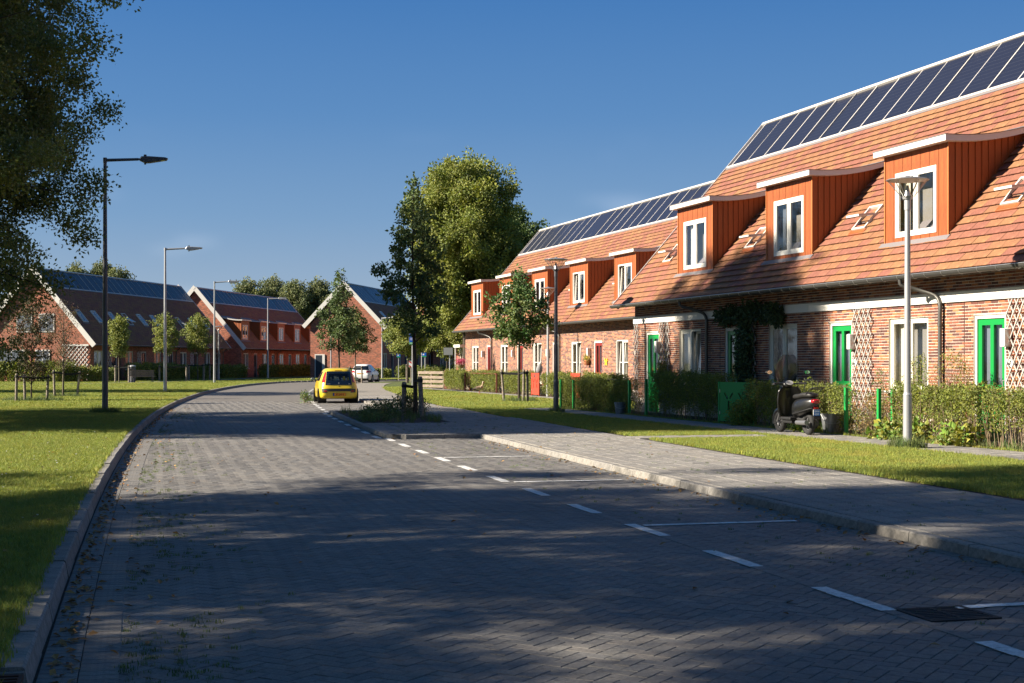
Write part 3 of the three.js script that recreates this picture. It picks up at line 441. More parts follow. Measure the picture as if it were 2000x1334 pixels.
    mesh('inner_floor', [span(a + 0.02, b - 0.02, by - 0.1, by + 0.02, zf - 0.5, zf - 0.02), span(a + 0.004, a + 0.02, by - 0.1, DH - 0.12, zf - 0.5, zf - 0.01), span(b - 0.02, b - 0.004, by - 0.1, DH - 0.12, zf - 0.5, zf - 0.01)], M.orange2, D);
    const nb = 14, bw = (b - a) / nb, wx0 = a + 0.42, wx1 = b - 0.42, wy0 = by + 0.15, wy1 = DH - 0.56, mats = [M.orange, M.orange2], fb = [];
    for (let q = 0; q < nb; q++) { const p0 = a + q * bw + 0.003, p1 = a + (q + 1) * bw - 0.003, zz = zf + (q % 2) * 0.004; const parts = p1 <= wx0 || p0 >= wx1 ? [[p0, p1, by - 0.03, DH - 0.12]] : [[p0, p1, by - 0.03, wy0], [p0, p1, wy1, DH - 0.12]]; if (p0 < wx0 && p1 > wx0) parts.push([p0, wx0, wy0, wy1]); if (p0 < wx1 && p1 > wx1) parts.push([wx1, p1, wy0, wy1]);
      for (const s of parts) { const g = span(s[0], s[1], s[2], s[3], zz - 0.025, zz); if (lod === 'near') mesh('board', g, mats[q % 2], D); else fb.push(g); } }
    for (const [x, out] of [[a, -1], [b, 1]]) for (let z = zf; z > dEnd; z -= 0.165) { const g = side(z, Math.max(dEnd, z - 0.165), x, out); if (!g) continue; if (lod === 'near') mesh('board', g, mats[Math.round(z / 0.165) & 1], D); else { fb.push(g); } }
    if (fb.length) mesh('boards', fb, M.orange, D).userData.kind = 'stuff';
    mesh('corner_trim', [span(b - 0.004, b + 0.034, by - 0.03, DH - 0.12, zf + 0.006, zf + 0.02), span(a - 0.034, a + 0.004, by - 0.03, DH - 0.12, zf + 0.006, zf + 0.02)], M.orangeTrim, D);
    windowSet(D, wx0, wx1, wy0, wy1, zf + 0.018, { f: 0.06, mat: M.white, tilt: o.dTilts ? o.dTilts[i] : -1, cw: o.dcw ?? 0.4, cmat: o.dcmats?.[i] });
    const rs = [], d0 = -0.2, d1 = zf - dEnd + 0.25; for (let q = 0; q <= 12; q++) { const d = d0 + (d1 - d0) * q / 12; rs.push([d - zf, DH + 0.078 * Math.max(0, d) ** 2 - 0.002]); } for (let q = 12; q >= 0; q--) { const d = d0 + (d1 - d0) * q / 12; rs.push([d - zf, DH - 0.13 + 0.078 * Math.max(0, d) ** 2]); }
    const rg = extrude(rs, b - a + 0.4); rg.rotateY(Math.PI / 2); rg.translate(a - 0.2, 0, 0); mesh('dormer_roof', rg, M.white, D);
    const cp = []; for (let q = 0; q <= 12; q++) { const d = d0 - 0.015 + (d1 - d0) * q / 12; cp.push([d - zf, DH + 0.078 * Math.max(0, d) ** 2 + 0.012]); } for (let q = 12; q >= 0; q--) { const d = d0 - 0.015 + (d1 - d0) * q / 12; cp.push([d - zf, DH + 0.078 * Math.max(0, d) ** 2]); } const cg2 = extrude(cp, b - a + 0.43); cg2.rotateY(Math.PI / 2); cg2.translate(a - 0.215, 0, 0); mesh('roof_sheet', cg2, M.lead, D);
    const ap = mesh('apron', span(a - 0.12, b + 0.12, (ov - zf) / Math.cos(phi) - 0.14, (ov - zf) / Math.cos(phi) + 0.02, 0.02, 0.064), M.lead, D); ap.position.set(0, EY, ov); ap.rotation.x = phi - Math.PI / 2;
  }
  // roof windows
  for (const [a, b, v, len, open, hgt] of sky) { const s = sub('roof_window', H, V(0, EY, ov)); s.rotation.x = phi - Math.PI / 2; const f = 0.06, fr = (aa, bb, v0, v1, n0, n1, w) => [span(aa, bb, v0, v0 + w, n0, n1), span(aa, bb, v1 - w, v1, n0, n1), span(aa, aa + w, v0 + w, v1 - w, n0, n1), span(bb - w, bb, v0 + w, v1 - w, n0, n1)];
    mesh('frame', fr(a, b, v, v + len, 0.0, 0.10, 0.05), M.white, s); mesh('flashing', [span(a - 0.05, b + 0.05, v - 0.16, v - 0.002, 0.03, 0.066)], lod === 'far' ? M.lead : M.orange, s); mesh('lining', span(a + 0.05, b - 0.05, v + 0.05, v + len - 0.05, 0.0, 0.03), open ? M.curtainDark : M.curtainWhite, s);
    const sash = mesh('sash', fr(a + 0.01, b - 0.01, -len * 0.55, len * 0.45, 0.0, 0.05, 0.06), M.white, s), gl = mesh('pane', span(a + 0.07, b - 0.07, -len * 0.55 + 0.06, len * 0.45 - 0.06, 0.02, 0.03), M.glass, s); for (const q of [sash, gl]) { q.position.set(0, v + len * 0.55, 0.095); q.rotation.x = open || 0; } }
  return H;
}

const ROW_LABELS = (n, f) => Array.from({ length: n }, (_, i) => f(i));
const ord = ['first', 'second', 'third', 'fourth', 'fifth', 'sixth'];
{ // nearest row on the right: orange dormers, green doors, white trellises
  const L = { door: 0.95, win: 3.6, winW: 1.55, dormer: 3.31, band: true, trellis: i => i === 0 ? [[0.03, 0.42, 0.1, 2.88], [2.1, 0.86, 0.35, 2.88]] : [[2.1, 0.86, 0.35, 2.88]], sky: [[1.15, 1.75, 0.78, 0.6, -0.75]], pipe: i => i % 2 === 0, pipeX: 5.72 };
  const labels = ['brick terraced house at far end of nearest row, its dormer half in tree shadow', 'brick terraced house with dark climber over its white band beside green door', 'brick terraced house behind the black scooter, number 63 beside its green door', 'brick terraced house at right edge of picture, number 65 beside its green door'];
  for (let i = 0; i < 4; i++) house(ROW1, i, { W: 5.83, n: 4, lod: 'near', tile: 'tan', layout: L, labels, group: 'terraced houses of the nearest row', numbers: ['59', '61', '63', '65'], tilts: [1, -1, -1, -1], dTilts: [-1, -1, -1, -1], cmats: [M.curtain, M.curtainDark, M.curtain, M.curtain], dcmats: [M.curtainWhite, M.curtainDark, M.curtain, M.curtain], seed: 1 });
}
{ // second row, stepped back, with red doors
  const L = { door: 4.6, win: 1.45, winW: 1.45, winBot: 0.55, dormer: 1.12, bar: true, sky: [[0.15, 1.75, 0.78, 0.6, -0.7]], pipe: i => i % 2 === 0, pipeX: 5.84, lampSide: -1 };
  house.skip = 0;
  const labels = ROW_LABELS(5, i => `brick house with red door, ${ord[i]} from the far end of the set-back row`);
  for (let i = 0; i < 5; i++) house(ROW2, i, { W: 5.87, n: 5, lod: 'mid', tile: 'tan', layout: L, labels, group: 'terraced houses of the set-back row', doorMats: [M.red], tilts: [-1, -1, 1, 1, 0], dTilts: [-1, -1, -1, 0, 0], seed: 51, winMat: M.white });
}
{ const L = { door: 4.6, win: 1.45, dormer: 0.9, bar: true }; house(ROW3, 0, { W: 5.87, n: 1, lod: 'far', tile: 'tan', layout: L, labels: ['small stretch of tiled house half hidden behind the tall lit tree'], seed: 71, doorMats: [M.red] }); }
const LT = 79.6 * Math.PI / 180, ROWL1 = { X: -34.9, D: 117.7, turn: LT }, ROWL2 = { X: -28.3, D: 148.7, turn: 80.5 * Math.PI / 180 }, ROWB = { X: -13.67, D: 149.3, turn: 80 * Math.PI / 180 }, ROWC = { X: -9.5, D: 171, turn: 0.36 };
{
  const L = { door: 0.95, win: 3.6, trellis: i => [[2.1, 0.86, 0.5, 2.6]], sky: [[4.3, 2.45, 1.35, 0.8, 0], [1.5, 2.45, 1.35, 0.8, 0]], pipe: i => i % 2 === 0, pipeX: 0.4 };
  const lab = ROW_LABELS(5, i => `brick house with roof windows, ${ord[i]} from the trellis gable of the left row`);
  for (let i = 0; i < 5; i++) { const sky = L.sky.map((q, j) => (i === 1 && j === 1) || (i === 3 && j === 1) ? [q[0], q[1], q[2], q[3], -0.38] : q); house(ROWL1, i, { W: 5.83, n: 5, EY: 3.1, RY: 9.5, lod: 'far', tile: 'tan', layout: { ...L, sky }, labels: lab, group: 'houses of the left row with roof windows', mirror: true, doorMats: [M.navy], verge: 0.22, vergeMat: M.white, seed: 91 }); }
  const L2 = { door: 0.95, win: 3.6, dormer: 3.2, pipe: i => i % 2 === 1, pipeX: 0.4 };
  const lab2 = ROW_LABELS(5, i => `dormered brick house, ${ord[i]} from the near gable of the far left row`);
  for (let i = 0; i < 5; i++) house(ROWL2, i, { W: 5.83, n: 5, EY: 3.1, RY: 9.5, DH: 6.15, lod: 'far', tile: 'tan', layout: L2, labels: lab2, group: 'houses of the left row with dormers', mirror: true, doorMats: [M.navy], verge: 0.22, vergeMat: M.white, seed: 111 });
  const L3 = { door: 0.95, win: 3.6, sky: [[2.5, 1.3, 1.1, 0.8, 0]] };
  const lab3 = ROW_LABELS(4, i => `two-storey brick house with steep roof at the road bend, ${ord[i]} from its sunlit gable`);
  for (let i = 0; i < 4; i++) { const h = house(ROWB, i, { W: 5.83, n: 4, EY: 5.3, RY: 10.0, RZ: -3.9, PZ: 2.0, lod: 'far', tile: 'tan', layout: L3, labels: lab3, group: 'two-storey houses at the road bend', mirror: true, doorMats: [M.navy], verge: 0.22, vergeMat: M.white, seed: 131 }); for (const x of [1.2, 3.6]) { const w = sub('window', h); mesh('frame', [span(x, x + 1.1, 3.4, 4.8, 0.0, 0.03)], M.white, w); mesh('pane', span(x + 0.08, x + 0.51, 3.48, 4.72, 0.02, 0.036), M.curtainDark, w); mesh('pane', span(x + 0.59, x + 1.02, 3.48, 4.72, 0.02, 0.036), M.curtainDark, w); } }
  const lab4 = ['shaded brick house with flat white canopy seen past the young tree trunk', 'shaded brick house beside the one with the flat white canopy'];
  for (let i = 0; i < 2; i++) { const h = house(ROWC, i, { W: 5.83, n: 2, EY: 5.3, RY: 10.0, RZ: -3.9, PZ: 2.0, lod: 'far', tile: 'tan', layout: { door: 0.95, win: 3.6, trellis: () => [[2.1, 0.86, 0.5, 2.6]] }, labels: lab4, doorMats: [M.navy], seed: 151 }); mesh('canopy', span(0.05, 5.75, 2.95, 3.15, 0.02, 0.9), M.white, h); }
  // gable windows and the white trellis screen on the near left gable, the door in the bend gable
  const g1 = scene.children.filter(o => o.name === 'terraced_house' || o.name.startsWith('terraced_house_'));
  const near = g1.find(o => o.userData.label === lab[0]), bend = g1.find(o => o.userData.label === lab3[0]);
  const gw = (h, z0, z1, y0, y1) => { const w = sub('gable_window', h); mesh('frame', [span(-0.05, 0.02, y0, y1, z0, z1)], M.white, w); const n = 2, d = (z1 - z0 - 0.1) / n; for (let q = 0; q < n; q++) mesh('pane', span(-0.056, -0.04, y0 + 0.09, y1 - 0.09, z0 + 0.07 + q * d, z0 + q * d + d), M.curtainDark, w); };
  gw(near, -4.6, -3.2, 4.15, 5.7); gw(near, -6.6, -5.2, 4.15, 5.7); gw(near, -8.2, -5.9, 1.2, 2.7); gw(near, -4.9, -3.6, 1.2, 2.7);
  const tr = sub('trellis', near); { const tmp = new THREE.Group(); lattice(tmp, 0, 2.3, 0.2, 3.0, 0, 0.36, 1.15, 0.05, 0.025, M.white); for (const s of tmp.children.slice()) mesh('slat', s.geometry, M.white, tr); mesh('rail', span(-0.05, 2.35, 3.0, 3.14, -0.03, 0.06), M.white, tr); tr.rotation.y = -Math.PI / 2; tr.position.set(-0.07, 0, -2.45); }
  gw(bend, -4.4, -3.4, 6.2, 7.4); { const d = sub('side_door', bend); mesh('frame', span(-0.08, 0.02, 0.02, 2.5, -7.3, -6.2), M.white, d); mesh('leaf', span(-0.09, -0.075, 0.05, 2.4, -7.2, -6.5), M.navy, d); }
}

// ---------------------------------------------------------------- plants
function sprayGeo(n, R, len, wid, sd, droop = 0.3) {
  reseed(sd); const P = [];
  for (let i = 0; i < n; i++) {
    const a = rnd() * 6.283, e = Math.acos(rr(-1, 1)), r = R * Math.cbrt(rnd()), b = V(Math.sin(e) * Math.cos(a), Math.cos(e), Math.sin(e) * Math.sin(a)).multiplyScalar(r);
    const dir = V(gauss(), gauss() * 0.6 - droop, gauss()).add(b.clone().multiplyScalar(1.2 / R * 0.7)).normalize(), side = V(gauss(), gauss() * 0.5, gauss()).cross(dir).normalize(), up = side.clone().cross(dir), l = len * rr(0.7, 1.25), w = wid * rr(0.7, 1.2);
    const mid = b.clone().addScaledVector(dir, l * 0.45), tip = b.clone().addScaledVector(dir, l).addScaledVector(up, -l * 0.12), lf = mid.clone().addScaledVector(side, w / 2).addScaledVector(up, w * 0.16), rt = mid.clone().addScaledVector(side, -w / 2).addScaledVector(up, w * 0.16);
    for (const v of [b, lf, tip, b, tip, rt]) P.push(v.x, v.y, v.z);
  }
  const g = new THREE.BufferGeometry(); g.setAttribute('position', new THREE.Float32BufferAttribute(P, 3)); g.computeVertexNormals(); return g;
}
const SPRAY = { big: [1, 2, 3].map(k => sprayGeo(16, 0.30, 0.11, 0.075, 200 + k)), maple: [1, 2, 3].map(k => sprayGeo(11, 0.20, 0.13, 0.11, 210 + k)), small: [1, 2, 3].map(k => sprayGeo(13, 0.13, 0.062, 0.036, 220 + k, 0.05)), tiny: [1, 2, 3].map(k => sprayGeo(15, 0.10, 0.042, 0.024, 230 + k, 0)), far: [1, 2, 3].map(k => sprayGeo(16, 0.62, 0.30, 0.22, 240 + k)), ivy: [1, 2].map(k => sprayGeo(10, 0.13, 0.10, 0.07, 250 + k, 0.7)), mid: [1, 2, 3].map(k => sprayGeo(15, 0.34, 0.17, 0.13, 260 + k)) };
function leafInstances(parent, name, geos, mat, pts, scale = [0.8, 1.2], shade = [0.75, 1.25], tints = null) {
  const by = geos.map(() => []); pts.forEach((p, i) => by[i % geos.length].push({ m: MAT(p, Q(rnd() * 6.28, rnd() * 6.28, rnd() * 6.28), rr(...scale)), c: (tints ? pick(tints).clone() : rgb(1, 1, 1)).multiplyScalar(rr(...shade)) }));
  by.forEach((l, i) => { if (l.length) instances(name, geos[i], mat, l, parent); });
}
function tree(name, label, X, D, o) {
  reseed(o.seed); const t = thing(name, label, 'tree', W(X, D, 0.1), 0, o.group), { h, base, prof, n = 26, r0 = 0.08 } = o, bark = o.bark ?? M.bark;
  const lean = o.lean ?? [0, 0], at = y => V(lean[0] * y + Math.sin(y * 1.1 + o.seed) * 0.02 * h / 6, y, lean[1] * y + Math.cos(y * 0.9 + o.seed) * 0.02 * h / 6);
  mesh('trunk', taper([at(-0.1), at(h * 0.15), at(h * 0.35), at(h * 0.6), at(h * 0.8), at(h * 0.97)], r0, r0 * 0.08, 9, 24), bark, t);
  const limbs = [], tubes = [];
  for (let i = 0; i < n; i++) { const u = (i + rnd() * 0.8) / n, y0 = base + (h - base) * u * 0.93, az = i * 2.399 + rr(-0.4, 0.4), R = prof(u) * rr(0.72, 1.08), rise = ((o.rise ?? 0.35) * R + rr(0, 0.12) * R) * (o.droop && u < 0.4 ? -o.droop + (1 + o.droop) * u / 0.4 : 1), a = at(Math.max(0.3, y0 - rise * 0.5)), b = V(a.x + Math.cos(az) * R, y0 + rise * 0.5, a.z + Math.sin(az) * R), m = a.clone().lerp(b, 0.5).add(V(0, R * 0.08, 0)); limbs.push([a, m, b, R]); tubes.push(taper([a, m, b], Math.max(0.006, r0 * 0.42 * (1 - u * 0.7)), 0.003, 5, 6)); }
  mesh('limbs', tubes, bark, t).userData.kind = 'stuff';
  const tot = limbs.reduce((s, l) => s + l[3] ** o.pw || 2, 0), pts = [];
  for (const l of limbs) { const c = Math.ceil(o.sprays * (l[3] ** (o.pw ?? 1.5)) / limbs.reduce((s, q) => s + q[3] ** (o.pw ?? 1.5), 0)), clumps = []; for (let q = 0; q < (o.clumps ?? 5); q++) { const u = 1 - rnd() ** 1.2 * (o.inner ?? 0.75), p = l[0].clone().lerp(l[1], Math.min(1, u * 2)); if (u > 0.5) p.copy(l[1]).lerp(l[2], u * 2 - 1); clumps.push(p.add(V(gauss(), gauss() * 0.8, gauss()).multiplyScalar(l[3] * (o.jit ?? 0.2)))); }
    for (let q = 0; q < c; q++) pts.push(pick(clumps).clone().add(V(gauss(), gauss() * 0.7, gauss()).multiplyScalar(o.cl ?? 0.3))); }
  for (let q = 0; q < (o.tip ?? 6); q++) pts.push(at(h * rr(0.93, 1.01)).add(V(gauss() * 0.1, 0, gauss() * 0.1)));
  leafInstances(t, 'foliage', o.geos, o.leaf, pts.filter(p => p.y > (o.floor ?? base - 0.6)), o.scale ?? [0.8, 1.2], [0.72, 1.28], o.tints);
  return t;
}
const TINT = { green: [rgb(1, 1, 1), rgb(1.15, 1.05, 0.8), rgb(0.85, 0.95, 1)], autumn: [rgb(1, 1, 1), rgb(1.25, 1.05, 0.8), rgb(1.5, 0.95, 0.7), rgb(0.9, 1, 1)], mixed: [rgb(1, 1, 1), rgb(1.6, 1.3, 0.9), rgb(0.8, 1.2, 0.9)] };
const ell = (R, peak = 0.45) => u => R * Math.sqrt(Math.max(0.02, 1 - ((u - peak) / (u < peak ? peak + 0.12 : 1.03 - peak)) ** 2));
// the old trees along the left verge; those left of the picture throw the shade on the road
const big = (label, X, D, R, h, sd, o = {}) => tree('lime_tree', label, X, D, { h, base: 2.6, prof: ell(R, 0.42), n: 74, r0: 0.34, sprays: 10500, geos: SPRAY.big, leaf: LEAF.oak, seed: sd, clumps: 10, cl: 0.55, jit: 0.16, inner: 0.8, tints: TINT.autumn, scale: [0.85, 1.35], floor: 2.1, group: 'old trees along the left verge', ...o });
big('large dark leafy tree filling the left edge behind the first street lamp', -16.6, 35.3, 6.5, 18.2, 301, { base: 2.5, floor: 1.7, droop: 1.0, rise: 0.2, prof: u => 6.15 * (u < 0.36 ? 0.66 + 0.34 * Math.sin(u / 0.36 * Math.PI / 2) : Math.sqrt(Math.max(0.02, 1 - ((u - 0.36) / 0.67) ** 2))), sprays: 44000, n: 150, scale: [0.7, 1.1], clumps: 14, cl: 0.42, jit: 0.2, tints: TINT.green });
big('large leafy tree left of the picture, shading the road beyond the parking bays', -25, 41, 6.2, 18.5, 302, { sprays: 7500 });
big('large leafy tree left of the picture, shading the near road', -15.5, 11, 7.4, 17.5, 303, { sprays: 13000 });
big('large leafy tree left of the picture, shading the lower picture edge', -14.5, 2, 7.2, 17, 304, { sprays: 12000 });
big('large leafy tree left of the picture, behind the camera', -15, -7, 7, 17, 306, { sprays: 8000 });
big('large leafy tree behind the camera on the right pavement', 9, -9, 6.5, 16, 307, { sprays: 6500 });
big('large leafy tree behind the camera beside the road', -3.5, -13, 6.5, 16, 308, { sprays: 6500 });
big('large leafy tree left of the picture, shading the far lawn', -37, 73.5, 5.5, 16, 305, { sprays: 5500 });
// the tall lit tree behind the set-back row
tree('lime_tree', 'tall sunlit round-topped tree behind the end of the set-back row', -3.3, 104, { h: 16.8, base: 4, prof: ell(4.7, 0.40), n: 80, r0: 0.35, sprays: 8000, geos: SPRAY.mid, leaf: LEAF.lime, seed: 311, clumps: 8, cl: 0.6, jit: 0.16, tints: TINT.green, scale: [0.85, 1.3], floor: 1.6 });
tree('lime_tree', 'darker tree beside the tall lit one, half behind the set-back roof', -0.3, 112, { h: 14, base: 3, prof: ell(3.3, 0.42), n: 60, r0: 0.3, sprays: 4500, geos: SPRAY.mid, leaf: LEAF.maple, seed: 312, clumps: 8, cl: 0.6, jit: 0.16, tints: TINT.green, scale: [0.9, 1.4] });
tree('lime_tree', 'low lit tree in front of the tall one, behind the blue sign', -8.2, 112, { h: 5.2, base: 2.2, prof: ell(1.9, 0.45), n: 26, r0: 0.08, sprays: 700, geos: SPRAY.maple, leaf: LEAF.young, seed: 313, clumps: 4, cl: 0.25, tints: TINT.green, scale: [1, 1.5] });
tree('lime_tree', 'low lit bushy tree left of the canopy by the set-back row', -5.4, 118, { h: 6.2, base: 2.0, prof: ell(2.4, 0.45), n: 26, r0: 0.09, sprays: 800, geos: SPRAY.maple, leaf: LEAF.young, seed: 314, clumps: 4, cl: 0.3, tints: TINT.green, scale: [1, 1.5] });
// young street trees
const cone = (R, pk = 0.22) => u => R * (u < pk ? 0.55 + 0.45 * u / pk : Math.pow(Math.max(0.02, 1 - (u - pk) / (1.03 - pk)), 0.85));
tree('maple_tree', 'tall dark young street tree in the weedy island', -2.95, 43.2, { h: 7.25, base: 2.35, prof: cone(1.18, 0.3), n: 44, r0: 0.075, sprays: 640, geos: SPRAY.maple, leaf: LEAF.maple, seed: 321, clumps: 4, cl: 0.09, jit: 0.1, inner: 0.65, tints: TINT.green, scale: [0.6, 0.95], rise: 0.5, tip: 12, lean: [-0.012, 0] });
tree('maple_tree', 'dark young street tree rising behind the yellow car', -9.6, 79, { h: 6.6, base: 2.3, prof: cone(1.5), n: 36, r0: 0.07, sprays: 470, geos: SPRAY.maple, leaf: LEAF.maple, seed: 322, clumps: 4, cl: 0.12, jit: 0.12, tints: TINT.green, scale: [0.8, 1.15], rise: 0.5, tip: 10 });
tree('maple_tree', 'lower young street tree in front of the white car', -12.7, 115.5, { h: 6.0, base: 2.4, prof: cone(1.7, 0.4), n: 30, r0: 0.07, sprays: 480, geos: SPRAY.maple, leaf: LEAF.maple, seed: 323, clumps: 4, cl: 0.16, jit: 0.15, tints: TINT.autumn, scale: [0.9, 1.3], bark: M.barkPale });
tree('maple_tree', 'young round street tree on the grass before the set-back row', 0.3, 57.6, { h: 5.45, base: 2.35, prof: cone(1.45, 0.3), n: 40, r0: 0.065, sprays: 520, geos: SPRAY.maple, leaf: LEAF.maple, seed: 324, clumps: 4, cl: 0.12, jit: 0.14, tints: TINT.mixed, scale: [0.75, 1.1], rise: 0.3 });
// young trees on the left lawn
tree('young_tree', 'sparse dark copper-leaved young tree with three stakes on the left lawn', -19.45, 57.6, { h: 4.3, base: 0.95, prof: ell(1.05, 0.45), n: 46, r0: 0.035, sprays: 460, geos: SPRAY.maple, leaf: LEAF.copper, seed: 331, clumps: 5, cl: 0.12, tints: [rgb(1, 1.4, 0.9), rgb(1.2, 1.1, 0.9), rgb(0.8, 1.5, 0.9)], scale: [0.45, 0.75], rise: 0.9, floor: 0.9 });
tree('young_tree', 'thin reddish young tree with stakes, right of the dark copper one', -20.5, 65, { h: 4.4, base: 1.4, prof: ell(0.78, 0.4), n: 50, r0: 0.05, sprays: 260, geos: SPRAY.small, leaf: LEAF.copper, seed: 332, clumps: 5, cl: 0.12, tints: [rgb(1.6, 1.5, 1), rgb(1.5, 2.2, 1), rgb(1.2, 1, 0.9)], scale: [0.7, 1.2], rise: 1.1, bark: M.barkPale, floor: 1.2 });
const yt = (label, X, D, h, R, sd) => tree('young_tree', label, X, D, { h, base: h * 0.42, prof: ell(R, 0.4), n: 34, r0: 0.055, sprays: 420, geos: SPRAY.maple, leaf: LEAF.young, seed: sd, clumps: 4, cl: 0.16, tints: TINT.green, scale: [0.8, 1.25], rise: 0.9, bark: M.barkPale, floor: h * 0.36 });
yt('small yellow-green tree beside the litter bin', -30.96, 112, 5.2, 0.85, 341);
yt('small yellow-green tree behind the second street lamp', -29.0, 119, 5.6, 1.1, 342);
yt('small yellow-green tree below the fourth roof window, right of the second lamp', -27.6, 125, 5.7, 1.2, 343);
tree('young_tree', 'bare reddish sapling beside the small cone-topped lamp', -26.6, 128, { h: 4.6, base: 1.8, prof: ell(0.9, 0.4), n: 40, r0: 0.04, sprays: 60, geos: SPRAY.small, leaf: LEAF.copper, seed: 344, clumps: 3, cl: 0.1, scale: [0.6, 1], rise: 1.0 });
// far trees above the roofs
const pop = (label, X, D, h, R, sd) => tree('poplar_tree', label, X, D, { h, base: 3, prof: ell(R, 0.5), n: 50, r0: 0.3, sprays: 1500, geos: SPRAY.far, leaf: LEAF.far, seed: sd, clumps: 7, cl: 0.6, jit: 0.16, tints: TINT.green, scale: [0.8, 1.2], rise: 0.8, group: 'far poplars above the roofs' });
pop('far poplar above the left roof, left one of three', -68, 222, 17.0, 2.5, 351); pop('far poplar above the left roof, middle one of three', -64.4, 224, 17.8, 2.3, 352); pop('far poplar above the left roof, right one of three', -61.2, 221, 16.4, 2.2, 353);
pop('far poplar behind the far left row, leftmost of five', -44, 236, 15.4, 2.5, 354); pop('far poplar behind the far left row, second from its left', -40.2, 240, 16.0, 2.6, 355); pop('far poplar behind the far left row, middle of five', -36.2, 237, 15.2, 2.5, 356); pop('far poplar behind the far left row, fourth from its left', -32.6, 239, 15.6, 2.4, 357); pop('far poplar behind the far left row, rightmost and lowest of five', -29.5, 236, 12.5, 2.6, 358);

// ---------------------------------------------------------------- grass, weeds, litter
const bladeTuft = (n, h, spread, w, sd) => { reseed(sd); const P = []; for (let i = 0; i < n; i++) { const a = rnd() * 6.283, b = rnd() * 6.283, r = spread * Math.sqrt(rnd()), x = Math.cos(a) * r, z = Math.sin(a) * r, hh = h * rr(0.55, 1.15), lx = Math.cos(b) * hh * rr(0.15, 0.7), lz = Math.sin(b) * hh * rr(0.15, 0.7), px = -Math.sin(b) * w / 2, pz = Math.cos(b) * w / 2; const A = [x + px, 0, z + pz], B = [x - px, 0, z - pz], C = [x + px * 0.7 + lx * 0.4, hh * 0.6, z + pz * 0.7 + lz * 0.4], E = [x - px * 0.7 + lx * 0.4, hh * 0.6, z - pz * 0.7 + lz * 0.4], T = [x + lx, hh, z + lz]; for (const v of [A, B, E, A, E, C, C, E, T]) P.push(...v); } const g = new THREE.BufferGeometry(); g.setAttribute('position', new THREE.Float32BufferAttribute(P, 3)); g.computeVertexNormals(); return g; };
const TUFT = [1, 2, 3].map(k => bladeTuft(14, 0.055, 0.045, 0.006, 400 + k)), TUFTB = [1, 2, 3].map(k => bladeTuft(16, 0.065, 0.13, 0.012, 410 + k)), TUFTL = [1, 2].map(k => bladeTuft(18, 0.28, 0.08, 0.010, 420 + k)), TUFTM = [1, 2].map(k => bladeTuft(14, 0.03, 0.035, 0.005, 430 + k));
const grassTints = [rgb(1, 1, 1), rgb(0.85, 0.95, 0.9), rgb(1.15, 1.08, 0.8), rgb(1.35, 1.15, 0.9), rgb(0.95, 1.08, 0.9)];
const dryTints = [rgb(1.3, 1.1, 1.0), rgb(1.2, 1.05, 0.9), rgb(1.5, 1.2, 1.3)];
function tufts(name, label, geos, mat, list, scale, parentStuff = true, shade = [0.75, 1.25]) { // list of [X, D, y]
  const by = geos.map(() => []); list.forEach(([X, D, y], i) => by[i % geos.length].push({ m: MAT(W(X, D, y), Q(rr(-0.15, 0.15), rnd() * 6.28, rr(-0.15, 0.15)), V(rr(...scale), rr(...scale), rr(...scale))), c: pick(noise3.noise(X * 0.55, D * 0.35, 1.7) + 0.6 * noise3.noise(X * 1.9, D * 1.3, 4.1) + gauss() * 0.18 > 0.38 ? dryTints : grassTints).clone().multiplyScalar(rr(...shade)) }));
  by.forEach((l, i) => { if (l.length) tag(instances(name, geos[i], mat, l), label, 'grass', null, 'stuff'); });
}
const pathsTest = (() => { const polys = [[ROW1, -3.6, 26, 0, 3.1], [ROW2, -4, 29, 0, 2.9]].map(([r, x0, x1, z0, z1]) => [[x0, z0], [x1, z0], [x1, z1], [x0, z1]].map(([x, z]) => rowPoint(r, x, z))); const a = road(29.9, 4.9), lp = { X: a[0], D: a[1], turn: 0.25 }; polys.push([[-0.15, -0.55], [3, -0.55], [3, 0.55], [-0.15, 0.55]].map(([x, z]) => rowPoint(lp, x, z))); return (X, D) => polys.some(p => inPoly(X, D, p)); })();
const behindRow = (X, D) => { const f = (r) => (X - r.X) * Math.sin(r.turn) + (r.D - D) * Math.cos(r.turn); return D < 50 ? f(ROW1) < 0 : f(ROW2) < 0; };
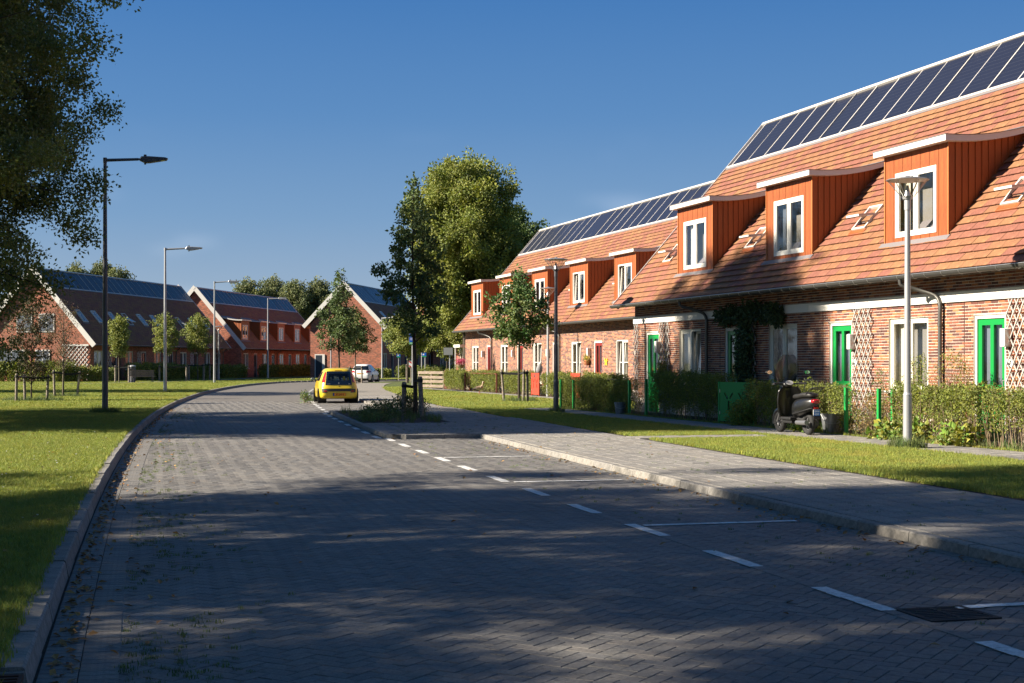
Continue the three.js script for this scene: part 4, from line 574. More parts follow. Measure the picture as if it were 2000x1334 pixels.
{
  const pathX = d => { const P = [[-60, 88], [-44, 92.5], [-36, 97.5], [-32.5, 103.5], [-30, 110], [-28, 118], [-26.5, 128], [-25.5, 142]]; for (let i = 0; i < P.length - 1; i++) if (d >= P[i][1] && d <= P[i + 1][1]) return P[i][0] + (P[i + 1][0] - P[i][0]) * (d - P[i][1]) / (P[i + 1][1] - P[i][1]); return 999; };
  reseed(31); const near = [], mid = [], far = [];
  const tryPut = (D0, D1, per, out, left) => { for (let D = D0; D < D1; D += 1) { const [kx] = road(D * 1.02, 0); let x0, x1; if (left) { x1 = kx - 5.2; x0 = -0.40 * D - 1.5; if (D < 14) x0 = Math.min(x0, x1 - 3.2); } else { x0 = kx + 4; x1 = Math.min(0.42 * D + 2, 12); } const cnt = Math.max(0, (x1 - x0) * per); for (let i = 0; i < cnt; i++) { const X = rr(x0, x1), d = D + rnd(), [s, t] = toRoad(X, d); if (left ? (t > LK - 0.2 || (d > 86 && Math.abs(X - pathX(d)) < 1.25)) : (t < swOuter(s) - 0.03 + rr(-0.02, 0.03) || pathsTest(X, d) || behindRow(X, d))) continue; out.push([X, d, left ? 0.11 : 0.08]); } } };
  tryPut(5, 30, 620, near, true); tryPut(30, 50, 260, near, true); tryPut(50, 82, 70, mid, true); tryPut(82, 140, 22, far, true);
  tryPut(14, 34, 520, near, false); tryPut(34, 52, 230, near, false); tryPut(52, 92, 60, mid, false);
  tufts('grass', 'short mown grass of the near lawns and verge', TUFT, LEAF.grass, near, [0.8, 1.35]);
  tufts('grass', 'mown grass of the lawns further off', TUFTB, LEAF.grass, mid.concat(far), [0.9, 1.4]);
  // ragged grass at the edges: over the kerb, at the pavement edge, around poles and stakes
  const edge = []; for (let s = 5; s < 70; s += 0.03) { const [x, d] = road(s, LK - 0.2 + gauss() * 0.035); edge.push([x, d, 0.115]); }
  for (let s = 8; s < 60; s += 0.05) { const [x, d] = road(s, swOuter(s) + gauss() * 0.05); if (!pathsTest(x, d)) edge.push([x, d, 0.09]); }
  for (let x = -3.5; x < 24; x += 0.05) for (const z of [3.13, 1.6]) { const [X, D] = rowPoint(ROW1, x, z + gauss() * 0.05); edge.push([X, D, 0.09]); }
  tufts('grass', 'ragged grass along kerb and path edges', TUFT, LEAF.grass, edge, [0.9, 1.6]);
  // tall weeds: island pit, stake feet, lamp feet, hedge feet
  const tall = [], low = [];
  const ring = (X, D, R, n, y = 0.1) => { for (let i = 0; i < n; i++) { const a = rnd() * 6.28, r = R * Math.sqrt(rnd()); tall.push([X + Math.cos(a) * r, D + Math.sin(a) * r * 0.8, y]); } };
  for (let i = 0; i < 150; i++) { const [x, d] = road(rr(38.2, 47.5), rr(0.2, 2.5)); if (pit(...toRoad(x, d))) tall.push([x, d, 0.085]); }
  ring(-19.4, 57.6, 1.2, 220); ring(-20.5, 65, 1.1, 130); ring(-12.56, 43.9, 0.45, 90, 0.11); ring(7.37, 26.5, 0.35, 70); ring(1.41, 45.6, 0.3, 25); ring(0.3, 57.5, 0.7, 60); ring(-17.9, 73.4, 0.4, 30); ring(-22.8, 109, 0.5, 20); ring(-8.8, 62.6, 0.3, 25, 0);
  for (let x = -3.4; x < 24; x += 0.12) { const [X, D] = rowPoint(ROW1, x, 1.5 + gauss() * 0.12); if (rnd() < 0.5) tall.push([X, D, 0.09]); }
  tufts('weeds', 'long unmown grass around posts, stakes and hedges', TUFTL, LEAF.weed, tall, [0.45, 1.0]);
  for (let i = 0; i < 1500; i++) { const s = 6 + 44 * rnd() ** 1.5, t = LK + 0.42 + Math.abs(gauss()) * 0.75; if (noise3.noise(s * 0.6, t * 1.4, 2.2) < -0.08) continue; const [x, d] = road(s, t); low.push([x, d, -0.003]); }
  for (let i = 0; i < 380; i++) { const s = rr(8, 31), t = rr(0.1, 2.0); if (noise3.noise(s * 0.9, t * 1.5, 5.2) < 0.05) continue; const [x, d] = road(s, t); low.push([x, d, -0.003]); }
  for (let i = 0; i < 900; i++) { const s = rr(9, 62), t = rr(2.3, 5.0); if (noise3.noise(s * 0.7, t * 1.2, 9.2) < -0.1) continue; const [x, d] = road(s, t); low.push([x, d, 0.098]); }
  for (let i = 0; i < 160; i++) { const [x, d] = road(rr(32.8, 38), rr(0.3, 2.2)); low.push([x, d, 0.098]); }
  tufts('joint_weeds', 'small grass and moss growing in the paving joints', TUFTM, LEAF.weed, low, [0.5, 1.15]);
  // fallen leaves
  const leafG = (() => { const P = []; for (const [a, b, c] of [[[0, 0, -0.035], [0.022, 0.012, 0], [0, 0.004, 0.04]], [[0, 0, -0.035], [0, 0.004, 0.04], [-0.022, 0.010, 0.002]]]) P.push(...a, ...b, ...c); const g = new THREE.BufferGeometry(); g.setAttribute('position', new THREE.Float32BufferAttribute(P, 3)); g.computeVertexNormals(); return g; })(), ll = [];
  const drop = (x, d, y) => ll.push({ m: MAT(W(x, d, y + 0.004), Q(rr(-0.5, 0.5), rnd() * 6.28, rr(-0.6, 0.6)), rr(0.5, 1.1)), c: pick([rgb(1, 1, 1), rgb(1.3, 0.9, 0.6), rgb(0.7, 0.6, 0.5), rgb(1.4, 1.2, 0.8)]) });
  for (let i = 0; i < 1300; i++) { const s = 5 + 50 * rnd() ** 1.3, t = LK + 0.04 + Math.abs(gauss()) * 0.16; const [x, d] = road(s, t + (rnd() < 0.18 ? rnd() * 0.7 : 0)); drop(x, d, 0.006); }
  for (let i = 0; i < 260; i++) { const [x, d] = road(rr(8, 31), RK - Math.abs(gauss()) * 0.35); drop(x, d, 0.004); }
  for (let i = 0; i < 120; i++) { const [x, d] = road(rr(7, 40), rr(-5, 5)); drop(x, d, toRoad(x, d)[1] > RK ? 0.108 : 0.004); }
  for (let i = 0; i < 500; i++) { const s = rr(6, 60), t = LK - 0.3 - rnd() * 6; const [x, d] = road(s, t); drop(x, d, 0.15); }
  for (let i = 0; i < 200; i++) { const [x, d] = road(rr(ISL1, 66), rr(RK + 0.3, 4.4)); drop(x, d, 0.108); }
  tag(instances('fallen_leaves', leafG, LEAF.dry, ll), 'dry brown leaves lying along the kerbs and on the lawn', 'leaves', null, 'stuff');
  const dl = []; for (let i = 0; i < 170; i++) { const s = rr(8, 34), t = LK - 0.4 - rnd() * 5, [x, d] = road(s, t); dl.push({ m: MAT(W(x, d, 0.175), Q(rr(-0.4, 0.4), 0, rr(-0.4, 0.4)), rr(0.8, 1.3)) }); }
  tag(instances('daisies', new THREE.CylinderGeometry(0.011, 0.006, 0.006, 7), LEAF.daisy, dl), 'tiny white daisies in the near left lawn', 'flowers', null, 'stuff');
}
function bush(name, label, category, X, D, R, h, n, geos, leaf, o = {}) { reseed(o.seed ?? Math.round(X * 31 + D)); const t = thing(name, label, category, W(X, D, o.y ?? 0.09), 0, o.group), st = []; for (let i = 0; i < (o.stems ?? 14); i++) { const a = rnd() * 6.28, r = R * 0.25 * rnd(), e = R * rr(0.3, 0.85); st.push(taper([V(Math.cos(a) * r, -0.03, Math.sin(a) * r), V(Math.cos(a) * e * 0.6, h * 0.5, Math.sin(a) * e * 0.6), V(Math.cos(a) * e, h * rr(0.7, 1.0), Math.sin(a) * e)], 0.008, 0.002, 4, 5)); } mesh('stems', st, o.stemMat ?? M.twig, t).userData.kind = 'stuff';
  const pts = []; for (let i = 0; i < n; i++) { const a = rnd() * 6.28, u = Math.sqrt(rnd()), y = h * rr(0.08, 1) , k = Math.sqrt(Math.max(0.05, 1 - ((y / h - 0.45) / 0.6) ** 2)); pts.push(V(Math.cos(a) * R * u * k, y + gauss() * 0.05, Math.sin(a) * R * u * k)); } leafInstances(t, 'foliage', geos, leaf, pts, o.scale ?? [0.8, 1.3], [0.7, 1.3], o.tints ?? TINT.mixed); return t; }
// plants of the island pit
{ const at = (s, t) => road(s, t); let p = at(43.2, 1.2); bush('weed_clump', 'dark weedy shrub around the island stakes', 'shrub', p[0], p[1], 0.5, 0.4, 90, SPRAY.small, LEAF.weed); p = at(44.6, 2.15); bush('weed_clump', 'taller purple-flecked shrub right of the island stakes', 'shrub', p[0], p[1], 0.65, 0.55, 150, SPRAY.small, LEAF.weed, { tints: [rgb(1, 1, 1), rgb(1.2, 0.9, 1.1), rgb(0.8, 0.9, 0.8)] }); p = at(41.2, 0.75); bush('weed_clump', 'low brownish weeds at the near left of the island', 'shrub', p[0], p[1], 0.6, 0.28, 90, SPRAY.small, LEAF.weed, { tints: [rgb(1.2, 0.9, 0.8), rgb(1, 1, 1)] }); p = at(39.6, 0.6); bush('weed_clump', 'flat grassy weeds at the island kerb corner', 'shrub', p[0], p[1], 0.55, 0.22, 90, SPRAY.tiny, LEAF.weed); p = at(60.8, -0.35); bush('weed_clump', 'tuft of weeds on the road beside the yellow car', 'shrub', p[0], p[1], 0.2, 0.42, 34, SPRAY.small, LEAF.weed, { y: 0 }); }

// ---------------------------------------------------------------- hedges
function hedge(name, label, a, b, h, th, o = {}) { // a, b: [X, D]
  reseed(o.seed ?? Math.round(a[0] * 17 + b[1] * 7)); const L = Math.hypot(b[0] - a[0], b[1] - a[1]), t = thing(name, label, 'hedge', W((a[0] + b[0]) / 2, (a[1] + b[1]) / 2, 0.09), Math.atan2(b[1] - a[1], b[0] - a[0]), o.group), pts = [], st = [];
  const n = Math.round(L * (o.den ?? 240)); const bare = o.bare ?? 0.25;
  for (let i = 0; i < n; i++) { const x = rr(-L / 2, L / 2), y = h * (1 - rnd() ** 1.25 * (1 - bare * rr(0.3, 1))) , bulge = th / 2 * (0.8 + 0.35 * noise3.noise(x * 1.3, y * 2, a[0])), side = rnd() < 0.75 ? (rnd() < 0.72 ? 1 : -1) * bulge * rr(0.7, 1.05) : rr(-1, 1) * bulge; const top = 1 + 0.09 * noise3.noise(x * 0.9, 3.3, b[0]) + 0.05 * noise3.noise(x * 4, 1.3, b[0]); pts.push(V(x, y * top + (rnd() < 0.03 ? rr(0, 0.16) : 0), side)); }
  for (let i = 0; i < L * (o.stems ?? 9); i++) { const x = rr(-L / 2, L / 2), z = rr(-0.6, 0.9) * th / 2; st.push(taper([V(x, -0.03, z * 0.6), V(x + gauss() * 0.06, h * 0.45, z), V(x + gauss() * 0.13, h * rr(0.7, 0.98), z + gauss() * 0.05)], rr(0.006, 0.013), 0.003, 4, 4)); }
  mesh('stems', st, o.stemMat ?? M.twig, t).userData.kind = 'stuff'; leafInstances(t, 'foliage', o.geos ?? SPRAY.tiny, o.leaf ?? LEAF.hedge, pts, o.scale ?? [0.8, 1.35], [0.5, 1.45], o.tints ?? TINT.green); return t;
}
const r1 = (x, z) => rowPoint(ROW1, x, z), r2 = (x, z) => rowPoint(ROW2, x, z);
hedge('hedge', 'dense green hedge around the black bin, between thin green posts', r1(-3.4, 1.25), r1(3.1, 1.25), 1.02, 0.5, { leaf: LEAF.hedge, den: 330, bare: 0.15 });
hedge('hedge', 'tall shaded hedge left of the green gate', r1(4.7, 1.22), r1(9.6, 1.22), 1.26, 0.55, { leaf: LEAF.hedge, den: 380, bare: 0.35 });
hedge('hedge', 'sunlit yellowish hedge behind the black scooter', r1(10.9, 1.2), r1(15.8, 1.2), 1.06, 0.45, { den: 230, bare: 0.3, stems: 24, geos: SPRAY.small, scale: [0.6, 1.05] });
hedge('hedge', 'sunlit leggy hedge with bare stems behind the right cone lamp', r1(17.6, 1.2), r1(24, 1.2), 1.08, 0.5, { den: 270, bare: 0.75, stems: 36, geos: SPRAY.small, scale: [0.6, 1.05] });
for (const [a, b, l] of [[0.6, 5.3, 'clipped hedge at the far end of the set-back row'], [6.6, 11.6, 'clipped hedge behind the goose'], [12.9, 17.8, 'clipped hedge behind the staked round tree'], [19.3, 23.2, 'clipped hedge right of the red gate with the grey bird figure'], [24.8, 29, 'clipped hedge of the set-back row nearest the black bin']]) hedge('hedge', l, r2(a, 1.25), r2(b, 1.25), 1.05, 0.5, { den: 260, geos: SPRAY.small, bare: 0.3, group: 'hedges of the set-back row' });
hedge('hedge', 'low hedge top behind the weathered board fence', [-6.3, 92.5], [-4.6, 91], 1.2, 0.6, { den: 150, geos: SPRAY.small, leaf: LEAF.hedge });
{ const l1 = (x, z) => rowPoint(ROWL1, x, z), l2 = (x, z) => rowPoint(ROWL2, x, z), far = { geos: SPRAY.maple, den: 110, stems: 3, bare: 0.05 };
  hedge('hedge', 'yellowish shrub border behind the bench', l1(3, 2.0), l1(12.5, 2.0), 1.35, 0.9, { ...far, leaf: LEAF.young });
  hedge('hedge', 'dark clipped hedge right of the bench', l1(13, 2.0), l1(21, 2.0), 1.15, 0.7, { ...far, leaf: LEAF.hedge }); hedge('hedge', 'dark clipped hedge below the third and fourth lamps', l1(22.3, 2.0), l1(29.5, 2.0), 1.15, 0.7, { ...far, leaf: LEAF.hedge });
  hedge('hedge', 'dark hedge before the near house with left dormers', l2(0.5, 2), l2(9, 2), 1.15, 0.7, { ...far, leaf: LEAF.hedge }); hedge('hedge', 'dark hedge before the far houses with left dormers', l2(10.2, 2), l2(26, 2), 1.15, 0.7, { ...far, den: 80, leaf: LEAF.hedge });
  hedge('hedge', 'sunlit shrubs at the foot of the left gable wall', [-47, 115.5], [-35, 113.8], 1.55, 1.2, { ...far, leaf: LEAF.hedge, den: 130 });
  hedge('hedge', 'leafy shrub border below the white trellis screen', [-36.5, 113.2], [-32.2, 115], 1.1, 1.0, { ...far, leaf: LEAF.young });
  hedge('hedge', 'dark low hedge in front of the bend house', [-18, 146.5], [-12.5, 146], 0.8, 0.8, { ...far, leaf: LEAF.hedge }); hedge('hedge', 'lit low hedge along the shaded facade at the bend', [-12, 148.5], [-6, 152], 1.1, 0.8, { ...far, leaf: LEAF.hedge }); }
// climber on the second trellis, creeping along the band
{ reseed(61); const [hx, hd] = r1(5.83, 0), t = thing('climber', 'dark climbing plant on a trellis beside the second green door', 'climber', W(hx, hd, 0.06), ROW1.turn), pts = [], st = [];
  for (let i = 0; i < 420; i++) { const y = rr(0.3, 2.9); pts.push(V(2.5 + gauss() * 0.32, y, 0.12 + Math.abs(gauss()) * 0.10)); } for (let i = 0; i < 260; i++) { const x = rr(0.9, 4.5), d = Math.abs(x - 2.5); pts.push(V(x, 2.98 - 0.05 * d + gauss() * (0.22 - d * 0.05), 0.12 + Math.abs(gauss()) * 0.12)); } for (let i = 0; i < 40; i++) pts.push(V(4.4 + gauss() * 0.15, 2.85 + gauss() * 0.2, 0.14));
  for (let i = 0; i < 7; i++) st.push(taper([V(2.4 + gauss() * 0.15, 0, 0.09), V(2.5 + gauss() * 0.2, 1.4, 0.1), V(2.5 + gauss() * 0.9, 2.95, 0.1)], 0.014, 0.004, 5, 8)); mesh('stems', st, M.twig, t).userData.kind = 'stuff'; leafInstances(t, 'foliage', SPRAY.ivy, LEAF.ivy, pts, [0.8, 1.3], [0.7, 1.4]);
  const t0 = thing('climber', 'light green creeper low on the first trellis', 'climber', W(...r1(0, 0), 0.06), ROW1.turn), p0 = []; for (let i = 0; i < 130; i++) p0.push(V(2.75 + gauss() * 0.2, 0.9 + Math.abs(gauss()) * 0.6, 0.13 + Math.abs(gauss()) * 0.08)); leafInstances(t0, 'foliage', SPRAY.small, LEAF.young, p0, [0.9, 1.4]); }
// wild stalks and big-leaved weeds by the openings
{ let p = r1(18.9, 0.8); bush('tall_weeds', 'dry willowy stalks in front of the green door numbered 65', 'shrub', p[0], p[1], 0.5, 1.75, 130, SPRAY.tiny, LEAF.dry, { stems: 40, tints: [rgb(1, 1.1, 0.6), rgb(0.8, 1.2, 0.5)] }); p = r1(17.75, 0.85); bush('tall_weeds', 'arching yellowish shrub below the right downpipe', 'shrub', p[0], p[1], 0.35, 1.7, 90, SPRAY.tiny, LEAF.hedge, { stems: 18 }); p = r1(16.7, 1.15); bush('tall_weeds', 'dry grassy weeds between the green posts', 'shrub', p[0], p[1], 0.6, 0.8, 200, SPRAY.tiny, LEAF.dry, { stems: 70, tints: [rgb(1, 1, 0.8), rgb(0.6, 1.1, 0.4), rgb(0.8, 0.8, 0.6)] }); p = r1(15.6, 0.4); bush('tall_weeds', 'leafy sprig below the wide cream window', 'shrub', p[0], p[1], 0.3, 1.45, 70, SPRAY.tiny, LEAF.weed, { stems: 16 }); p = r1(11.0, 1.55); bush('tall_weeds', 'leafy weeds at the foot of the green gate', 'shrub', p[0], p[1], 0.35, 0.55, 150, SPRAY.small, LEAF.hedge); 
  for (const [x, l] of [[17.9, 'left of the cone lamp foot'], [18.7, 'just right of the cone lamp'], [20.2, 'at the right edge of the hedge foot'], [14.6, 'behind the scooter rear wheel']]) { p = r1(x, 1.55); bush('burdock', 'large round-leaved weed ' + l, 'weed', p[0], p[1], 0.38, 0.3, 34, SPRAY.ivy, LEAF.hedge, { stems: 4, scale: [1, 1.7] }); } }

// ---------------------------------------------------------------- street lamps
const armLamp = (label, X, D, h, turn, mat) => { const t = thing('street_lamp', label, 'street lamp', W(X, D, 0.1), turn, 'tall arm lamps along the left kerb');
  mesh('pole', [cyl(0.095, 0.088, 1.2, 0, 0, 0, 16), cyl(0.088, 0.05, h - 1.2, 0, 1.2, 0, 16), cyl(0.1, 0.1, 0.015, 0, 1.19, 0, 16)], mat, t); mesh('door_plate', rbox(0.07, 0.34, 0.02, 0.008, 0, 0.75, 0.085), mat, t);
  mesh('arm', [rod(V(-0.03, h - 0.02, 0), V(1.0, h + 0.04, 0), 0.05, 0.042, 12), cyl(0.06, 0.06, 0.16, 0, h - 0.1, 0, 12), rod(V(0.98, h + 0.04, 0), V(1.16, h + 0.06, 0), 0.03, 0.03, 10)], mat, t);
  const pr = [[1.05, 0.02], [1.2, -0.05], [1.35, -0.04], [1.84, 0.05], [1.86, 0.075], [1.8, 0.09], [1.3, 0.11], [1.1, 0.10]], g = extrude(pr, 0.26, 0.02); g.translate(0, h, -0.13); const hd = mesh('lamp_head', g, mat, t); mesh('knob', [cyl(0.045, 0.045, 0.07, 1.2, h + 0.12, 0), cyl(0.03, 0.03, 0.04, 1.2, h - 0.12, 0.02)], M.black, hd); mesh('lens', (() => { const q = span(1.4, 1.78, -0.006, 0.0, -0.1, 0.1); q.rotateZ(0.165); q.translate(0.02, h - 0.27, 0); return q; })(), M.glass, hd); return t; };
armLamp('nearest tall lamp post with arm, its top among the dark leaves', -12.56, 43.9, 7.85, 0.2, M.lampPole);
armLamp('second tall grey lamp post with arm along the left kerb', -17.9, 73.4, 7.45, 0.15, M.lampGrey);
armLamp('third tall grey lamp post with arm along the left kerb', -22.8, 109, 7.75, 0.08, M.lampGrey);
armLamp('fourth tall grey lamp post with arm, left of the yellow car', -24.2, 141, 7.9, 0.0, M.lampGrey);
armLamp('fifth tall lamp post with arm beside the bend house corner', -12.6, 138, 5.9, -0.4, M.lampGrey);
const coneGlass = new THREE.MeshPhysicalMaterial({ color: rgb(0.95, 0.95, 0.93), transmission: 1, thickness: 0, roughness: 0.05 });
const coneLamp = (label, X, D, h, mat) => { const t = thing('cone_lamp', label, 'street lamp', W(X, D, 0.09), 0, 'cone-topped path lamps');
  mesh('pole', [cyl(0.085, 0.082, 1.0, 0, 0, 0, 16), cyl(0.068, 0.05, h - 1.62, 0, 1.0, 0, 16), cyl(0.085, 0.068, 0.04, 0, 1.0, 0, 16)], mat, t); mesh('collar', [cyl(0.062, 0.062, 0.2, 0, h - 0.68, 0, 14), cyl(0.085, 0.1, 0.05, 0, h - 0.48, 0, 14)], mat, t);
  mesh('glass_cone', new THREE.CylinderGeometry(0.37, 0.11, 0.32, 28, 1, true).translate(0, h - 0.28, 0), coneGlass, t);
  mesh('top_plate', new THREE.LatheGeometry([[0.0, 0.07], [0.04, 0.068], [0.05, 0.04], [0.2, 0.03], [0.36, 0.006], [0.395, -0.01], [0.39, -0.02], [0.0, -0.012]].map(p => new THREE.Vector2(p[0], h - 0.11 + p[1])), 28), std(rgb(0.3, 0.3, 0.31), { metalness: 0.5, roughness: 0.4 }), t);
  for (let k = 0; k < 6; k++) { const a = k * Math.PI / 3 + 0.2; mesh('rib', rod(V(Math.cos(a) * 0.112, h - 0.44, Math.sin(a) * 0.112), V(Math.cos(a) * 0.372, h - 0.12, Math.sin(a) * 0.372), 0.007, 0.007, 5), M.metal, t); }
  mesh('reflector', cyl(0.07, 0.02, 0.2, 0, h - 0.42, 0, 12), M.metal, t); return t; };
coneLamp('grey cone-topped lamp on the verge before the nearest row', 7.37, 26.5, 5.12, M.lampGrey);
coneLamp('dark cone-topped lamp post at the grass left of the nearest row', 1.41, 45.6, 5.02, M.lampPole);
coneLamp('thin pale cone-topped lamp before the set-back row', 1.69, 66.8, 5.2, M.lampGrey);
coneLamp('small far cone-topped lamp below the left roof windows', -26.4, 128, 4.95, M.lampGrey);
coneLamp('far cone-topped lamp behind the dark tree and yellow car', -16.8, 132, 5.2, M.lampGrey);

// ---------------------------------------------------------------- tree stakes
function stakes(label, X, D, posts, strapY, o = {}) { // posts: [dx, dd, height, lean]
  const t = thing('tree_stakes', label, 'tree stakes', W(X, D, 0.07)); reseed(Math.round(X * 13 + D * 3));
  for (const [dx, dd, h, ln = 0] of posts) { const g = taper([V(dx, -0.05, -dd), V(dx + ln * 0.5, h * 0.5, -dd), V(dx + ln, h, -dd)], o.r ?? 0.055, (o.r ?? 0.055) * 0.95, 10, 4); mesh('stake', [g, cyl((o.r ?? 0.055) * 0.93, (o.r ?? 0.055) * 0.7, 0.03, dx + ln, h, -dd, 10)], M.post, t); }
  for (const [dx, dd, h, ln = 0] of posts) { const y = (strapY ?? h) - 0.09; mesh('strap', [bar(V(dx + ln, y, -dd), V(0, y - 0.04, 0), 0.09, 0.025), cyl((o.r ?? 0.055) + 0.012, (o.r ?? 0.055) + 0.012, 0.09, dx + ln, y - 0.045, -dd, 10)], M.strap, t); } return t; }
stakes('grey weathered stakes with black straps around the island tree', -2.95, 43.2, [[-0.36, 0.2, 1.0, 0.02], [0.28, -1.0, 1.18, -0.06]], null, { r: 0.075 });
stakes('leaning stakes with black strap around the round tree on the right grass', 0.3, 57.6, [[-0.62, 0.3, 1.28, -0.1], [0.16, -0.2, 1.3, 0.02], [0.34, -0.1, 1.3, -0.03]]);
stakes('three dark stakes with black straps around the copper young tree', -19.45, 57.6, [[-0.35, -0.8, 1.15, 0.02], [-0.2, -0.2, 1.12, -0.03], [0.55, 0.2, 1.1, 0.05]]);
stakes('pale stakes with black straps around the thin reddish tree', -20.5, 65, [[-0.27, -0.4, 1.25, -0.04], [0.58, 0.1, 1.2, 0.14]]);
stakes('pale stakes at the yellow-green tree beside the litter bin', -30.96, 112, [[-0.9, 0, 1.4], [0.8, 0, 1.35], [-0.6, 1.2, 1.35]], null, { r: 0.08 });
stakes('pale stakes at the yellow-green tree behind the second lamp', -29.0, 119, [[-0.5, 0, 1.35], [1.7, 0.2, 1.35, 0.03]], null, { r: 0.08 });
stakes('pale stakes at the yellow-green tree right of the second lamp', -27.6, 125, [[-0.8, 0, 1.45], [0.5, 0, 1.45]], null, { r: 0.09 });
stakes('row of pale stakes at the bare reddish sapling', -26.6, 128, [[-1.1, 0, 1.5], [-0.6, 0, 1.5], [-0.1, 0.6, 1.5]], null, { r: 0.08 });
stakes('pale stakes with black strap before the white car', -12.7, 115.5, [[-0.45, -0.2, 1.25], [0.55, -0.4, 1.3]], null, { r: 0.07 });
stakes('thin pale stakes with a red and white board near the far grass corner', -8.2, 112, [[-0.1, 0, 1.45], [0.25, 0.3, 1.2]], null, { r: 0.06 });

// ---------------------------------------------------------------- signs, bench, bin, gates, fence
const canvasMat = (w, h, draw) => { const c = document.createElement('canvas'); c.width = w; c.height = h; draw(c.getContext('2d'), w, h); const t = new THREE.CanvasTexture(c); t.colorSpace = THREE.SRGBColorSpace; return std(rgb(1, 1, 1), { map: t, roughness: 0.45 }); };
const boardFace = (parent, mat, w, h, x, y, z, back = false) => { const m = mesh('face', new THREE.PlaneGeometry(w, h), mat, parent); m.position.set(x, y, z); return m; };
{ const blue = canvasMat(96, 160, (x, w, h) => { x.fillStyle = '#0c4fb0'; x.fillRect(0, 0, w, h); x.fillStyle = '#f0f0f0'; x.font = 'bold 40px sans-serif'; x.textAlign = 'center'; x.fillText('P', w / 2, 46); x.fillRect(14, 62, 68, 5); x.fillRect(14, 76, 60, 5); x.fillRect(14, 90, 64, 5); x.fillStyle = '#2d9a56'; x.fillRect(0, 128, w, 32); x.fillStyle = '#dfeee8'; x.fillRect(10, 138, 76, 8); });
  const small = canvasMat(64, 64, (x, w, h) => { x.fillStyle = '#0d63c8'; x.fillRect(0, 0, w, h); x.fillStyle = '#fff'; x.beginPath(); x.arc(24, 26, 12, 0, 7); x.fill(); x.fillStyle = '#2fae62'; x.fillRect(0, 48, w, 16); });
  const sign = (label, X, D, h, w, hh, mat, turn = 0, poles = [0], r = 0.03) => { const t = thing('road_sign', label, 'sign', W(X, D, 0.09), turn); for (const p of poles) mesh('pole', cyl(r, r, h, p, 0, 0, 10), M.lampGrey, t); const bd = mesh('board', rbox(w, hh, 0.02, 0.006, 0, h - hh / 2, 0.045), M.lampGrey, t); boardFace(bd, mat, w * 0.96, hh * 0.96, 0, h - hh / 2, 0.0565); return t; };
  sign('blue information sign on grey pole behind the island tree trunk', -6.2, 88.6, 3.4, 0.42, 0.68, blue, 0, [0], 0.045);
  sign('small blue and green sign on two pale poles in the distance', -8.1, 131, 2.5, 0.42, 0.4, small, 0, [-0.22, 0.1], 0.05);
  sign('small blue sign on thin pole before the shaded bend facade', -11.0, 138, 2.45, 0.36, 0.36, small, 0, [0], 0.035);
  sign('plain white sign board on pole left of the white canopy', -4.3, 96, 2.6, 0.62, 0.5, M.white, 0.1, [0.1], 0.04);
  const rw = canvasMat(48, 96, (x, w, h) => { x.fillStyle = '#eee'; x.fillRect(0, 0, w, h); x.fillStyle = '#c22a22'; for (const y of [0, 64]) { x.beginPath(); x.moveTo(0, y); x.lineTo(w, y + 34); x.lineTo(w, y + 58); x.lineTo(0, y + 24); x.fill(); } });
  const t = thing('marker_board', 'small red and white striped marker board on a stake', 'sign', W(-7.95, 111.6, 0.09)); mesh('board', rbox(0.28, 0.55, 0.02, 0.006, 0, 1.5, 0), M.white, t); boardFace(t, rw, 0.27, 0.53, 0, 1.5, 0.0125); mesh('post', cyl(0.03, 0.03, 1.3, 0, 0, -0.04), M.post, t); }
{ const t = thing('litter_bin', 'dark grey litter bin on the far left lawn', 'litter bin', W(-30.1, 112.8, 0.11)); mesh('body', [cyl(0.24, 0.24, 1.1, 0, 0.1, 0, 18), cyl(0.2, 0.2, 0.12, 0, 0, 0, 14)], M.lampPole, t); mesh('hood', new THREE.LatheGeometry([[0, 0.14], [0.2, 0.12], [0.27, 0.05], [0.27, 0], [0.24, 0]].map(p => new THREE.Vector2(p[0], 1.24 + p[1])), 18), M.lampGrey, t); mesh('opening', span(-0.14, 0.14, 0.98, 1.12, 0.2, 0.246), M.black, t); }
{ const t = thing('park_bench', 'wooden slatted bench beside the litter bin, seen from behind', 'bench', W(-29.2, 112.5, 0.11), 0.45); for (const x of [-0.75, 0.75]) mesh('leg', [bar(V(x, 0, 0.25), V(x, 0.42, 0.2), 0.06, 0.06), bar(V(x, 0, -0.2), V(x, 0.95, -0.42), 0.06, 0.06), bar(V(x, 0.42, 0.25), V(x, 0.4, -0.28), 0.06, 0.06)], M.lampPole, t); for (let k = 0; k < 4; k++) mesh('slat', box(1.9, 0.035, 0.1, 0, 0.46, 0.2 - k * 0.13), M.oldWood, t); for (let k = 0; k < 4; k++) { const m = mesh('slat', box(1.9, 0.1, 0.035, 0, 0.55 + k * 0.125, -0.265 - k * 0.03), M.oldWood, t); } }
